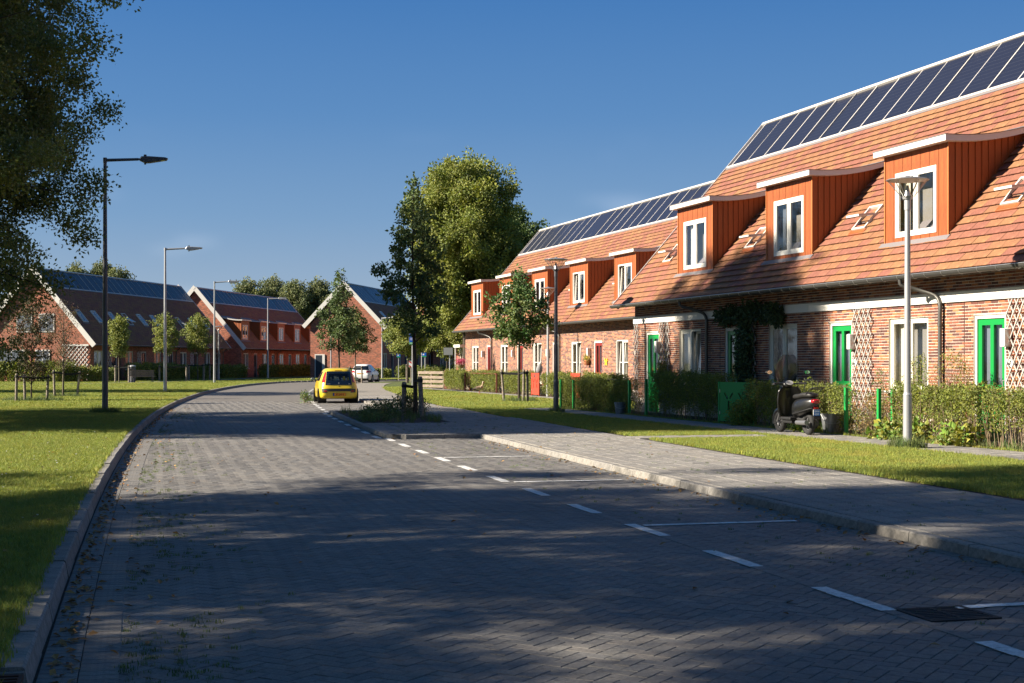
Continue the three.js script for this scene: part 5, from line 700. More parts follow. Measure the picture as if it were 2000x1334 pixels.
// green gate with cut-out stems, green posts
const gateShape = (w, h, cut) => { const s = new THREE.Shape([[0, 0], [w, 0], [w, h], [0, h]].map(p => new THREE.Vector2(...p))); for (const c of cut) s.holes.push(new THREE.Path(c.map(p => new THREE.Vector2(...p)))); return new THREE.ExtrudeGeometry(s, { depth: 0.03, bevelEnabled: false }); };
const slot = (x0, y0, x1, y1, w) => { const dx = x1 - x0, dy = y1 - y0, l = Math.hypot(dx, dy), nx = -dy / l * w / 2, ny = dx / l * w / 2; return [[x0 + nx, y0 + ny], [x0 - nx, y0 - ny], [x1 - nx, y1 - ny], [x1 + nx, y1 + ny]]; };
const gateCuts = w => [slot(w * 0.14, 0.74, w * 0.24, 0.58, 0.045), slot(w * 0.40, 0.74, w * 0.30, 0.58, 0.045), slot(w * 0.27, 0.53, w * 0.27, 0.30, 0.06), slot(w * 0.56, 0.74, w * 0.68, 0.56, 0.045), slot(w * 0.88, 0.76, w * 0.75, 0.56, 0.045), slot(w * 0.70, 0.50, w * 0.67, 0.32, 0.04), slot(w * 0.75, 0.50, w * 0.78, 0.32, 0.04)];
function gate(label, X, D, turn, w, h, mat) { const t = thing('garden_gate', label, 'gate', W(X, D, 0.09), turn); mesh('leaf', gateShape(w, h, gateCuts(w)).translate(0.03, 0.07, -0.015), mat, t); mesh('post', [rbox(0.05, h + 0.08, 0.05, 0.006, 0, (h + 0.08) / 2, 0)], mat, t); mesh('post', [rbox(0.05, h + 0.08, 0.05, 0.006, w + 0.06, (h + 0.08) / 2, 0)], mat, t); mesh('hinge', [cyl(0.012, 0.012, 0.08, 0.03, 0.25, 0.02, 8), cyl(0.012, 0.012, 0.08, 0.03, h - 0.2, 0.02, 8)], M.metal, t); return t; }
{ let p = r1(9.65, 1.55); gate('bright green metal gate with cut-out flower stems', p[0], p[1], ROW1.turn + 0.55, 1.0, 1.02, M.greenPost);
  p = r2(17.95, 1.6); gate('red metal gate with cut-outs below the grey bird figure', p[0], p[1], ROW2.turn, 1.1, 1.03, M.redGate); p = r2(23.5, 1.55); gate('red metal gate, only its top above the dark hedge', p[0], p[1], ROW2.turn, 1.1, 1.06, M.redGate);
  const post = (label, x, z, row, mat, h = 1.0) => { const q = rowPoint(row, x, z), t = thing('gate_post', label, 'post', W(q[0], q[1], 0.09), row.turn); mesh('shaft', rbox(0.075, h, 0.075, 0.008, 0, h / 2, 0), mat, t); mesh('cap', rbox(0.082, 0.012, 0.082, 0.004, 0, h + 0.005, 0), mat, t); return t; };
  post('green post right of the black scooter', 15.95, 1.5, ROW1, M.greenPost, 1.04); post('front one of the green post pair left of the cone lamp', 17.28, 1.5, ROW1, M.greenPost, 1.04); post('rear one of the green post pair left of the cone lamp', 17.42, 1.25, ROW1, M.greenPost, 1.04);
  post('green post at the left end of the tall shaded hedge', 4.57, 1.5, ROW1, M.greenPost, 1.1); post('green post at the first trellis corner', 3.25, 1.5, ROW1, M.greenPost, 1.05); post('dark green post right of the dark cone lamp', -1.8, 1.5, ROW1, M.greenPost, 1.0); post('dark green post beside the foot of the dark cone lamp', -3.1, 1.5, ROW1, M.greenPost, 1.0);
  for (const [x, l] of [[5.4, 'left rust-red post beside the goose hedge'], [6.5, 'second rust-red post behind the goose'], [11.7, 'rust-red post left of the bright red one'], [12.8, 'bright rust-red post left of the staked round tree']]) post(l, x, 1.5, ROW2, M.rust, 1.0);
  { const a = r2(5.4, 1.5), t = thing('fence_rail', 'rust-brown rail along the top of the hedge behind the goose', 'rail', W(a[0], a[1], 0.09), ROW2.turn); mesh('rail', [span(1.15, 6.25, 0.98, 1.03, -0.025, 0.025)], M.rust, t); mesh('clip', [cyl(0.03, 0.03, 0.08, 1.2, 0.95, 0), cyl(0.03, 0.03, 0.08, 6.2, 0.95, 0)], M.rust, t); } }
{ const a = W(-5.85, 88.4, 0.09), t = thing('board_fence', 'weathered four-board wooden fence with rust-red end panel', 'fence', a, -0.85); for (let k = 0; k < 4; k++) { const m = mesh('board', rbox(2.55, 0.17, 0.035, 0.008, 1.3, 0.16 + k * 0.27, 0), M.oldWood, t); m.rotation.z = (k % 2 - 0.5) * 0.008; } for (const x of [0.05, 1.3, 2.5]) mesh('post', span(x - 0.04, x + 0.04, 0, 1.06, -0.1, -0.02), M.post, t); mesh('end_panel', gateShape(0.62, 1.1, [[[0.12, 0.2], [0.18, 0.2], [0.18, 0.6], [0.12, 0.6]], [[0.3, 0.2], [0.36, 0.2], [0.36, 0.6], [0.3, 0.6]]]).translate(2.62, 0.02, -0.02), M.rust, t); }
// garden things
{ let q = r1(-0.9, 0.75), t = thing('garden_bin', 'black lidded garden bin sunk in the dark hedge', 'bin', W(q[0], q[1], 0.09), ROW1.turn); mesh('body', rbox(1.0, 0.92, 0.6, 0.04, 0, 0.46, 0), M.black, t); mesh('lid', (() => { const g = rbox(1.1, 0.12, 0.68, 0.05, 0, 0.99, 0); return g; })(), std(rgb(0.015, 0.017, 0.022), { roughness: 0.35 }), t);
  const pail = (label, x, z, s) => { const q = r1(x, z), t = thing('zinc_pail', label, 'pail', W(q[0], q[1], 0.095)); mesh('body', new THREE.LatheGeometry([[0, 0.01], [0.14, 0], [0.145, 0.01], [0.19, 0.38], [0.2, 0.39], [0.185, 0.385], [0.135, 0.03], [0, 0.03]].map(p => new THREE.Vector2(p[0] * s, p[1] * s)), 18), M.zincPail, t); mesh('handle', tube([V(-0.19 * s, 0.37 * s, 0), V(-0.12 * s, 0.22 * s, 0.17 * s), V(0.12 * s, 0.22 * s, 0.17 * s), V(0.19 * s, 0.37 * s, 0)], 0.006, 5, 14), M.metal, t); };
  pail('zinc pail behind the rear wheel of the scooter', 15.2, 1.45, 1.15); pail('zinc pail at the corner of the dark hedge', 2.75, 1.6, 0.95);
  // grey bird figure on the red gate post
  q = r2(18.6, 1.45); t = thing('bird_figure', 'grey bird-shaped garden figure with white head above the red gate', 'statue', W(q[0], q[1], 1.1)); const st = std(rgb(0.3, 0.3, 0.31), { map: blotch, roughness: 0.8 }); mesh('base', cyl(0.13, 0.1, 0.06, 0, 0, 0, 14), st, t); const g = new THREE.LatheGeometry([[0, 0], [0.1, 0.02], [0.16, 0.14], [0.15, 0.28], [0.1, 0.4], [0.07, 0.46], [0, 0.47]].map(p => new THREE.Vector2(...p)), 16); g.scale(1, 1, 0.85); g.rotateZ(-0.12); g.translate(0, 0.05, 0); mesh('body', g, st, t); const hg = new THREE.SphereGeometry(0.085, 14, 10); hg.scale(1, 0.9, 0.95); hg.translate(0.07, 0.55, 0); mesh('head', hg, M.white, t); mesh('beak', rod(V(0.13, 0.54, 0), V(0.2, 0.51, 0.02), 0.025, 0.004, 7), st, t); mesh('tail', bar(V(-0.1, 0.2, 0), V(-0.2, -0.12, 0), 0.1, 0.04), st, t);
  // flower basket by the canopy, wall pots
  q = r2(-0.55, 0.15); t = thing('flower_basket', 'hanging basket of pink flowers beside the white canopy', 'flower basket', W(q[0], q[1], 1.55)); mesh('basket', new THREE.SphereGeometry(0.24, 14, 8, 0, 6.3, Math.PI / 2, Math.PI / 2), M.twig, t); mesh('chain', [rod(V(0.2, 0, 0), V(0, 1.05, 0), 0.006), rod(V(-0.2, 0, 0), V(0, 1.05, 0), 0.006)], M.metal, t); reseed(77); const fp = [], gp = []; for (let i = 0; i < 60; i++) fp.push(V(gauss() * 0.28, 0.1 + Math.abs(gauss()) * 0.2, gauss() * 0.28)); for (let i = 0; i < 50; i++) gp.push(V(gauss() * 0.25, -0.35 + gauss() * 0.4, gauss() * 0.25)); leafInstances(t, 'flowers', SPRAY.small, LEAF.pink, fp, [0.8, 1.2]); leafInstances(t, 'trailing_leaves', SPRAY.small, LEAF.young, gp, [0.9, 1.4]);
  const [wx, wd] = r2(21.65, 0.1); t = thing('wall_pot', 'terracotta wall pot with yellow flowers beside the fourth red door', 'flower pot', W(wx, wd, 1.55), ROW2.turn); mesh('pot', new THREE.LatheGeometry([[0, 0], [0.1, 0.01], [0.16, 0.22], [0.17, 0.25], [0.14, 0.25], [0, 0.2]].map(p => new THREE.Vector2(...p)), 14), std(rgb(0.4, 0.13, 0.06)), t); const yp = []; for (let i = 0; i < 34; i++) yp.push(V(gauss() * 0.15, 0.3 + gauss() * 0.12, 0.05 + gauss() * 0.08)); leafInstances(t, 'flowers', SPRAY.small, LEAF.yellow, yp.slice(0, 14), [0.7, 1.1]); leafInstances(t, 'leaves', SPRAY.small, LEAF.young, yp.slice(14), [0.8, 1.1]);
  const [ox, od] = r2(23.85, 0.03); t = thing('wall_ornament', 'yellow butterfly-shaped ornament right of the fourth red door', 'ornament', W(ox, od, 1.75), ROW2.turn); for (const s of [-1, 1]) { const g = extrude([[0.01 * s, 0], [0.17 * s, 0.16], [0.18 * s, 0.0], [0.08 * s, -0.05], [0.16 * s, -0.2], [0.03 * s, -0.15]], 0.015); mesh('wing', g, std(rgb(0.75, 0.5, 0.02)), t); }
  // porch at the far end of the set-back row
  q = r2(0, 0); t = thing('porch', 'white flat canopy with ochre panel at the far end of the set-back row', 'porch', W(q[0], q[1], 0.06), ROW2.turn); mesh('canopy', span(-1.45, -0.02, 2.55, 2.72, -2.6, 0.35), M.white, t); mesh('panel', span(-0.75, -0.03, 0.05, 2.5, -1.25, -1.15), std(rgb(0.62, 0.34, 0.05)), t); mesh('post', span(-1.4, -1.32, 0, 2.55, 0.2, 0.28), M.white, t);
  // bicycles leaning below the far window of the set-back row
  for (const [x, l] of [[2.4, 'dark bicycle parked below the far window of the set-back row'], [5.2, 'bicycle parked at the far red door']]) { q = r2(x, 0.55); t = thing('bicycle', l, 'bicycle', W(q[0], q[1], 0.1), ROW2.turn + 0.1); for (const wx of [-0.52, 0.52]) { const w = sub('wheel', t, V(wx, 0.34, 0)); mesh('tyre', new THREE.TorusGeometry(0.33, 0.018, 6, 24), M.rubber, w); mesh('spokes', [0, 1, 2, 3].map(k => rod(V(Math.cos(k * 0.785) * 0.32, Math.sin(k * 0.785) * 0.32, 0), V(-Math.cos(k * 0.785) * 0.32, -Math.sin(k * 0.785) * 0.32, 0), 0.003, 0.003, 4)), M.metal, w); } mesh('frame', [rod(V(-0.52, 0.34, 0), V(-0.15, 0.85, 0), 0.015), rod(V(-0.15, 0.85, 0), V(0.0, 0.32, 0), 0.015), rod(V(0, 0.32, 0), V(0.4, 0.8, 0), 0.017), rod(V(0.38, 0.98, 0), V(0.52, 0.34, 0), 0.015), rod(V(-0.52, 0.34, 0), V(0, 0.32, 0), 0.013)], M.black, t); mesh('handlebar', [rod(V(0.34, 1.02, -0.28), V(0.38, 1.04, 0), 0.012), rod(V(0.34, 1.02, 0.28), V(0.38, 1.04, 0), 0.012)], M.metal, t); mesh('saddle', rbox(0.24, 0.06, 0.16, 0.02, -0.2, 0.93, 0), M.black, t); mesh('rear_rack', box(0.36, 0.02, 0.14, -0.55, 0.74, 0), M.black, t); } }
// drains
{ const [X, D] = [2.92, 9.55], [s, t] = toRoad(X, D), d = thing('drain_grate', 'black iron drain grate among the pavers by the parking line', 'drain'); onRoad(d, s, t, 0.003); mesh('frame', [span(-0.26, 0.26, -0.02, 0.006, -0.24, -0.2), span(-0.26, 0.26, -0.02, 0.006, 0.2, 0.24), span(-0.26, -0.22, -0.02, 0.006, -0.2, 0.2), span(0.22, 0.26, -0.02, 0.006, -0.2, 0.2), span(-0.015, 0.015, -0.02, 0.005, -0.2, 0.2)], M.iron, d); for (let k = 0; k < 7; k++) mesh('bar', span(-0.22, 0.22, -0.0005, 0.0045, -0.178 + k * 0.058 - 0.012, -0.178 + k * 0.058 + 0.012), M.iron, d); mesh('pit', span(-0.235, 0.235, -0.0012, 0.0012, -0.215, 0.215), M.darkgap, d); }
{ const k = thing('kerb_gully', 'rusty iron gully top set into the near left kerb', 'drain'); onRoad(k, 8.5, LK, 0); mesh('block', [span(-0.24, -0.036, -0.08, 0.118, 0.16, 0.5), span(-0.24, -0.05, -0.08, 0.1, -0.44, 0.16)], M.kerbB, k); mesh('plate', [span(-0.33, -0.03, 0.1, 0.122, -0.36, 0.14)], M.rustIron, k); for (let q = 0; q < 7; q++) mesh('ridge', span(-0.31, -0.05, 0.122, 0.13, -0.33 + q * 0.068, -0.3 + q * 0.068), M.rustIron, k); mesh('mouth', span(-0.036, -0.02, 0.0, 0.085, -0.3, 0.12), M.darkgap, k); mesh('side', span(-0.24, -0.036, -0.08, 0.11, -0.5, -0.45), M.kerbB, k); }

// ---------------------------------------------------------------- cars: bodies as stacked rounded outlines
function carBody(lv, o) {
  const at = y => { let k = 0; while (k < lv.length - 2 && y > lv[k + 1][0]) k++; const A = lv[k], B = lv[k + 1], t = Math.min(1, Math.max(0, (y - A[0]) / (B[0] - A[0]))); return A.map((v, i) => v + (B[i] - v) * t); };
  const rearZ = (x, y, e = 0) => { const [, zr, zf, w, n] = at(y), a = (zf - zr) / 2, zc = (zf + zr) / 2; return zc - a * Math.pow(Math.max(0, 1 - Math.pow(Math.min(1, Math.abs(x) / w), n)), 1 / n) - e; };
  const sideX = (z, y, e = 0) => { const [, zr, zf, w, n] = at(y), a = (zf - zr) / 2, zc = (zf + zr) / 2; return w * Math.pow(Math.max(0, 1 - Math.pow(Math.min(1, Math.abs(z - zc) / a), n)), 1 / n) + e; };
  const N = 96, ys = []; for (let k = 0; k < lv.length - 1; k++) { const m = Math.max(2, Math.ceil((lv[k + 1][0] - lv[k][0]) / 0.02)); for (let j = 0; j < m; j++) ys.push(lv[k][0] + (lv[k + 1][0] - lv[k][0]) * j / m); } ys.push(lv[lv.length - 1][0]);
  const P = [], I = []; for (const y of ys) { const [, zr, zf, w, n] = at(y), a = (zf - zr) / 2, zc = (zf + zr) / 2; for (let i = 0; i < N; i++) { const f = i / N * 6.2831853, c = Math.cos(f), s = Math.sin(f); P.push(w * Math.sign(c) * Math.abs(c) ** (2 / n), y, zc + a * Math.sign(s) * Math.abs(s) ** (2 / n)); } }
  const skip = (x, y, z) => o.wheels.some(wz => Math.hypot(z - wz, y - o.wr) < o.wr + 0.05 && Math.abs(x) > 0.45) || (o.hole && o.hole(x, y, z));
  for (let j = 0; j < ys.length - 1; j++) for (let i = 0; i < N; i++) { const a = j * N + i, b = j * N + (i + 1) % N, c = a + N, d = b + N; for (const t of [[a, c, b], [b, c, d]]) { const m = [0, 1, 2].map(q => (P[t[0] * 3 + q] + P[t[1] * 3 + q] + P[t[2] * 3 + q]) / 3); if (!skip(...m)) I.push(...t); } }
  const g = new THREE.BufferGeometry(); g.setAttribute('position', new THREE.Float32BufferAttribute(P, 3)); g.setIndex(I); g.computeVertexNormals();
  const grid = (f, nu, nv, keep) => { const P = [], I = []; for (let j = 0; j <= nv; j++) for (let i = 0; i <= nu; i++) P.push(...f(i / nu, j / nv)); for (let j = 0; j < nv; j++) for (let i = 0; i < nu; i++) { if (keep && !keep((i + 0.5) / nu, (j + 0.5) / nv)) continue; const a = j * (nu + 1) + i; I.push(a, a + nu + 1, a + 1, a + 1, a + nu + 1, a + nu + 2); } const q = new THREE.BufferGeometry(); q.setAttribute('position', new THREE.Float32BufferAttribute(P, 3)); q.setIndex(I); q.computeVertexNormals(); return q; };
  const rear = (x0, x1, y0, y1, e = 0.006, keep, nu = 24, nv = 14) => grid((u, v) => { const y = y0 + (y1 - y0) * v, a = typeof x0 === 'function' ? x0(v) : x0, b = typeof x1 === 'function' ? x1(v) : x1, x = a + (b - a) * u; return [x, y, rearZ(x, y, e)]; }, nu, nv, keep);
  const side = (sg, z0, z1, y0, y1, e = 0.006) => grid((u, v) => { const y = y0 + (y1 - y0) * v, a = typeof z0 === 'function' ? z0(v) : z0, b = typeof z1 === 'function' ? z1(v) : z1, z = a + (b - a) * u; return [sg * sideX(z, y, e), y, z]; }, 16, 8);
  return { g, rear, side, rearZ, sideX };
}
const carLevels = (sx, sy, sz, n = 4.6) => [[0.20, 0.12, 3.25, 0.75, n * 1.7], [0.24, 0.05, 3.34, 0.79, n * 1.7], [0.32, 0.012, 3.40, 0.805, n * 1.7], [0.48, 0.0, 3.43, 0.812, n * 1.6], [0.62, 0.012, 3.42, 0.815, n * 1.4], [0.70, 0.05, 3.38, 0.81, n * 1.25], [0.80, 0.085, 3.28, 0.80, n * 1.15], [0.88, 0.11, 3.10, 0.785, n * 1.08], [0.95, 0.14, 2.82, 0.762, n], [1.05, 0.185, 2.52, 0.72, n * 0.98], [1.18, 0.25, 2.24, 0.665, n * 0.95], [1.30, 0.32, 1.99, 0.61, n * 0.9], [1.38, 0.385, 1.83, 0.565, n * 0.85], [1.425, 0.46, 1.70, 0.51, n * 0.8], [1.45, 0.60, 1.55, 0.43, n * 0.7], [1.464, 0.82, 1.36, 0.34, n * 0.6], [1.469, 1.06, 1.12, 0.04, 2]].map(l => [l[0] * sy, l[1] * sz, l[2] * sz, l[3] * sx, l[4]]);
function wheelSet(t, zs, half, r, w) { for (const z of zs) for (const s of [-1, 1]) { const k = sub('wheel', t, V(s * half, r, z)); const ty = new THREE.LatheGeometry([[r * 0.62, -w / 2], [r * 0.93, -w / 2], [r, -w * 0.36], [r, w * 0.36], [r * 0.93, w / 2], [r * 0.62, w / 2]].map(p => new THREE.Vector2(...p)), 28); ty.rotateZ(Math.PI / 2); mesh('tyre', ty, M.rubber, k); mesh('rim', [...[0, 1, 2, 3, 4].map(q => { const b = box(0.03, r * 0.62, 0.07, s * w * 0.4, r * 0.31, 0); b.rotateX(q * 1.2566); return b; }), (() => { const c = new THREE.CylinderGeometry(r * 0.64, r * 0.64, 0.03, 24); c.rotateZ(Math.PI / 2); c.translate(s * w * 0.2, 0, 0); return c; })()], std(rgb(0.3, 0.3, 0.31), { metalness: 0.7, roughness: 0.35 }), k); const lin = new THREE.CylinderGeometry(r + 0.045, r + 0.045, 0.34, 28, 1, true); lin.rotateZ(Math.PI / 2); lin.translate(-s * 0.04, 0, 0); mesh('arch_liner', lin, M.black, k); } }
const carPaint = (r, g, b) => new THREE.MeshPhysicalMaterial({ color: rgb(r, g, b), roughness: 0.4, clearcoat: 0.8, clearcoatRoughness: 0.06 });
const darkGlass = new THREE.MeshPhysicalMaterial({ color: rgb(0.006, 0.008, 0.01), roughness: 0.04, clearcoat: 1 }), tailRed = new THREE.MeshPhysicalMaterial({ color: rgb(0.36, 0.006, 0.01), roughness: 0.12, clearcoat: 1 }), tint2 = new THREE.MeshPhysicalMaterial({ color: rgb(0.75, 0.8, 0.82), transmission: 1, thickness: 0, roughness: 0.02 });
const nlPlate = txt => canvasMat(208, 44, (x, w, h) => { x.fillStyle = '#e08a12'; x.fillRect(0, 0, w, h); x.fillStyle = '#1c3f9e'; x.fillRect(0, 0, 20, h); x.fillStyle = '#14110c'; x.font = 'bold 36px sans-serif'; x.textAlign = 'center'; x.textBaseline = 'middle'; x.fillText(txt, w / 2 + 10, h / 2 + 2); });
{ // yellow hatchback
  const s = 60.3, [X, D] = road(s, 1.03), t = thing('yellow_car', 'small bright yellow hatchback parked with soft toys in its rear window', 'car', W(X, D, 0.0), Math.PI - heading(s) + 0.035), lv = carLevels(1, 1, 1), B = carBody(lv, { wheels: [0.62, 2.92], wr: 0.285, hole: (x, y, z) => z < 1 && Math.abs(x) < 0.47 && y > 0.93 && y < 1.24 });
  const paint = carPaint(0.60, 0.43, 0.012); mesh('body', B.g, paint, t);
  // the rear points to the camera: model rear is at z = 0
  const hw = v => 0.555 - 0.075 * v; mesh('hatch_surround', B.rear(v => -hw(v), v => hw(v), 0.755, 1.325, 0.007, (u, v) => !(u > 0.09 && u < 0.91 && v > 0.33 && v < 0.83), 44, 30), darkGlass, t); mesh('rear_window', B.rear(v => -0.46 + 0.035 * v, v => 0.46 - 0.035 * v, 0.94, 1.235, 0.004), tint2, t);
  for (const sg of [-1, 1]) mesh('tail_light', B.rear(v => sg * (0.70 - 0.15 * v ** 1.1), v => sg * (0.575 - 0.075 * v), 0.86, 1.29, 0.012), tailRed, t);
  mesh('bumper_strip', [B.rear(-0.70, 0.70, 0.49, 0.60, 0.010), B.rear(v => -0.70 + 0.02 * v, v => -0.46 - 0.05 * v, 0.44, 0.50, 0.0095), B.rear(v => 0.46 + 0.05 * v, v => 0.70 - 0.02 * v, 0.44, 0.50, 0.0095)], std(rgb(0.035, 0.035, 0.036), { roughness: 0.7 }), t);
  for (const sg of [-1, 1]) mesh('reflector', B.rear(sg * 0.62, sg * 0.50, 0.485, 0.53, 0.014), tailRed, t);
  const pl = mesh('number_plate', box(0.54, 0.125, 0.015, -0.015, 0.365, B.rearZ(0, 0.365, 0.012)), M.black, t), pf = mesh('plate_face', new THREE.PlaneGeometry(0.52, 0.11), nlPlate('87-JXS-5'), pl); pf.position.set(-0.015, 0.365, B.rearZ(0, 0.365, 0.021)); pf.rotation.y = Math.PI;
  mesh('brake_light', B.rear(-0.14, 0.14, 1.345, 1.362, 0.008), std(rgb(0.12, 0.01, 0.01), { roughness: 0.2 }), t); mesh('badge', [cyl(0.03, 0.03, 0.012, 0, 0, 0, 12).rotateX(Math.PI / 2).translate(0, 0.835, B.rearZ(0, 0.835, 0.02)), box(0.15, 0.022, 0.006, 0.42, 0.80, B.rearZ(0.42, 0.80, 0.012)), box(0.07, 0.022, 0.006, -0.43, 0.80, B.rearZ(0.43, 0.80, 0.012))], M.metal, t); mesh('lock_button', cyl(0.02, 0.02, 0.012, 0, 0, 0, 10).rotateX(Math.PI / 2).translate(-0.01, 0.705, B.rearZ(0, 0.705, 0.012)), M.black, t);
  for (const sg of [-1, 1]) { mesh('side_window', B.side(sg, v => 0.66 + 0.1 * v, v => 2.45 - 0.55 * v, 0.92, 1.30), darkGlass, t); const mr = new THREE.SphereGeometry(0.1, 14, 10); mr.scale(1.0, 0.72, 0.6); mr.translate(sg * 0.93, 0.98, 2.15); const k = mesh('door_mirror', mr, std(rgb(0.04, 0.045, 0.05), { roughness: 0.3 }), t); mesh('mirror_arm', rod(V(sg * 0.76, 0.93, 2.17), V(sg * 0.88, 0.96, 2.16), 0.025), M.black, k); mesh('mirror_glass', (() => { const q = new THREE.CircleGeometry(0.07, 16); q.scale(1.1, 0.75, 1); q.rotateY(Math.PI); q.translate(sg * 0.93, 0.98, 2.085); return q; })(), std(rgb(0.8, 0.82, 0.85), { metalness: 1, roughness: 0.05 }), k); }
  mesh('windscreen', (() => { const q = B.rear(-0.5, 0.5, 0.98, 1.36, 0); q.dispose(); const n = 12, P = [], I = []; for (let j = 0; j <= 8; j++) for (let i = 0; i <= n; i++) { const y = 0.98 + 0.38 * j / 8, L = lv.slice(), x = (i / n - 0.5) * 1.1; let k = 0; while (k < L.length - 2 && y > L[k + 1][0]) k++; const f = (y - L[k][0]) / (L[k + 1][0] - L[k][0]), zr = L[k][1] + (L[k + 1][1] - L[k][1]) * f, zf = L[k][2] + (L[k + 1][2] - L[k][2]) * f, w = L[k][3] + (L[k + 1][3] - L[k][3]) * f, a = (zf - zr) / 2, zc = (zf + zr) / 2; P.push(x, y, zc + a * (1 - Math.min(1, Math.abs(x) / w) ** 4) ** 0.25 + 0.006); } for (let j = 0; j < 8; j++) for (let i = 0; i < n; i++) { const a = j * (n + 1) + i; I.push(a, a + 1, a + n + 1, a + 1, a + n + 2, a + n + 1); } const g = new THREE.BufferGeometry(); g.setAttribute('position', new THREE.Float32BufferAttribute(P, 3)); g.setIndex(I); g.computeVertexNormals(); return g; })(), darkGlass, t);
  mesh('underbody', span(-0.66, 0.66, 0.18, 0.3, 0.25, 3.2), M.black, t); mesh('cabin', [span(-0.6, 0.6, 0.5, 0.92, 0.35, 0.5), span(-0.62, 0.62, 0.3, 0.5, 0.3, 2.4), span(-0.5, -0.1, 0.5, 1.12, 1.05, 1.15), span(0.1, 0.5, 0.5, 1.12, 1.05, 1.15)], M.black, t); wheelSet(t, [0.62, 2.92], 0.70, 0.285, 0.18);
  const toy = (label, x, y, r, c) => { const g = sub('soft_toy', t); const body = new THREE.SphereGeometry(r, 12, 10); body.scale(1, 0.9, 0.8); body.translate(x, y, 0.40); const hd = new THREE.SphereGeometry(r * 0.68, 12, 10); hd.translate(x + r * 0.15, y + r * 1.15, 0.39); const e1 = new THREE.SphereGeometry(r * 0.25, 8, 6), e2 = e1.clone(); e1.translate(x - r * 0.3, y + r * 1.7, 0.39); e2.translate(x + r * 0.6, y + r * 1.7, 0.39); mesh('plush', [body, hd, e1, e2], std(c, { roughness: 1 }), g); };
  toy('', 0.12, 0.965, 0.085, rgb(0.6, 0.62, 0.4)); toy('', 0.02, 0.96, 0.07, rgb(0.62, 0.62, 0.5)); toy('', -0.24, 0.99, 0.065, rgb(0.75, 0.55, 0.02)); toy('', -0.16, 0.955, 0.05, rgb(0.7, 0.7, 0.62)); toy('', -0.34, 0.955, 0.05, rgb(0.7, 0.7, 0.66)); toy('', -0.42, 0.99, 0.05, rgb(0.55, 0.5, 0.05)); toy('', 0.3, 0.98, 0.06, rgb(0.3, 0.32, 0.24));
}
{ // white car further on
  const s = 121, [X, D] = [-12.75, 119.3], t = thing('white_car', 'white hatchback parked beyond the yellow car at the bend', 'car', W(X, D, 0.0), Math.PI - 0.10), lv = carLevels(1.1, 1.06, 1.27, 5), B = carBody(lv, { wheels: [0.88, 3.58], wr: 0.325 });
  mesh('body', B.g, carPaint(0.75, 0.75, 0.74), t); mesh('rear_window', B.rear(v => -0.68 + 0.1 * v, v => 0.68 - 0.1 * v, 1.06, 1.40, 0.008), darkGlass, t); for (const sg of [-1, 1]) { mesh('tail_light', B.rear(v => sg * (0.86 - 0.03 * v), v => sg * (0.48 + 0.04 * v), 0.84, 1.0, 0.012), tailRed, t); mesh('side_window', B.side(sg, v => 0.75 + 0.2 * v, v => 3.2 - 0.75 * v, 0.98, 1.40), darkGlass, t); const mr = new THREE.SphereGeometry(0.11, 12, 8); mr.scale(1, 0.75, 0.6); mr.translate(sg * 1.0, 1.05, 2.75); mesh('door_mirror', mr, M.black, t); mesh('door_seam', B.side(sg, 2.03, 2.045, 0.4, 0.97, 0.004), M.darkgap, t); }
  mesh('lower_bumper', B.rear(-0.72, 0.72, 0.22, 0.36, 0.008), M.black, t); const pl = mesh('number_plate', box(0.53, 0.125, 0.02, 0, 0.74, B.rearZ(0, 0.74, 0.012)), M.black, t), pf = mesh('plate_face', new THREE.PlaneGeometry(0.52, 0.11), canvasMat(104, 22, (x, w, h) => { x.fillStyle = '#e0a012'; x.fillRect(0, 0, w, h); }), pl); pf.position.set(0, 0.74, B.rearZ(0, 0.74, 0.024)); pf.rotation.y = Math.PI; mesh('underbody', span(-0.75, 0.75, 0.18, 0.34, 0.3, 4.1), M.black, t); wheelSet(t, [0.88, 3.58], 0.78, 0.325, 0.2); }
// ---------------------------------------------------------------- scooter
function loft(secs, n = 24, e = 2.6, along = 'z') { const P = [], I = []; for (const [a, c, w, h, cx = 0] of secs) for (let i = 0; i < n; i++) { const f = i / n * 6.2831853, u = w / 2 * Math.sign(Math.cos(f)) * Math.abs(Math.cos(f)) ** (2 / e), v = h / 2 * Math.sign(Math.sin(f)) * Math.abs(Math.sin(f)) ** (2 / e); along === 'z' ? P.push(u, c + v, a) : P.push(u, a, c + v); }
  const m = secs.length; for (let j = 0; j < m - 1; j++) for (let i = 0; i < n; i++) { const a = j * n + i, b = j * n + (i + 1) % n; along === 'z' ? I.push(a, b, a + n, b, b + n, a + n) : I.push(a, a + n, b, b, a + n, b + n); } const cap = (j, fl) => { const k = P.length / 3; const s = secs[j]; along === 'z' ? P.push(0, s[1], s[0]) : P.push(0, s[0], s[1]); for (let i = 0; i < n; i++) fl ? I.push(k, j * n + i, j * n + (i + 1) % n) : I.push(k, j * n + (i + 1) % n, j * n + i); }; cap(0, along !== 'z'); cap(m - 1, along === 'z'); const g = new THREE.BufferGeometry(); g.setAttribute('position', new THREE.Float32BufferAttribute(P, 3)); g.setIndex(I); g.computeVertexNormals(); return g; }
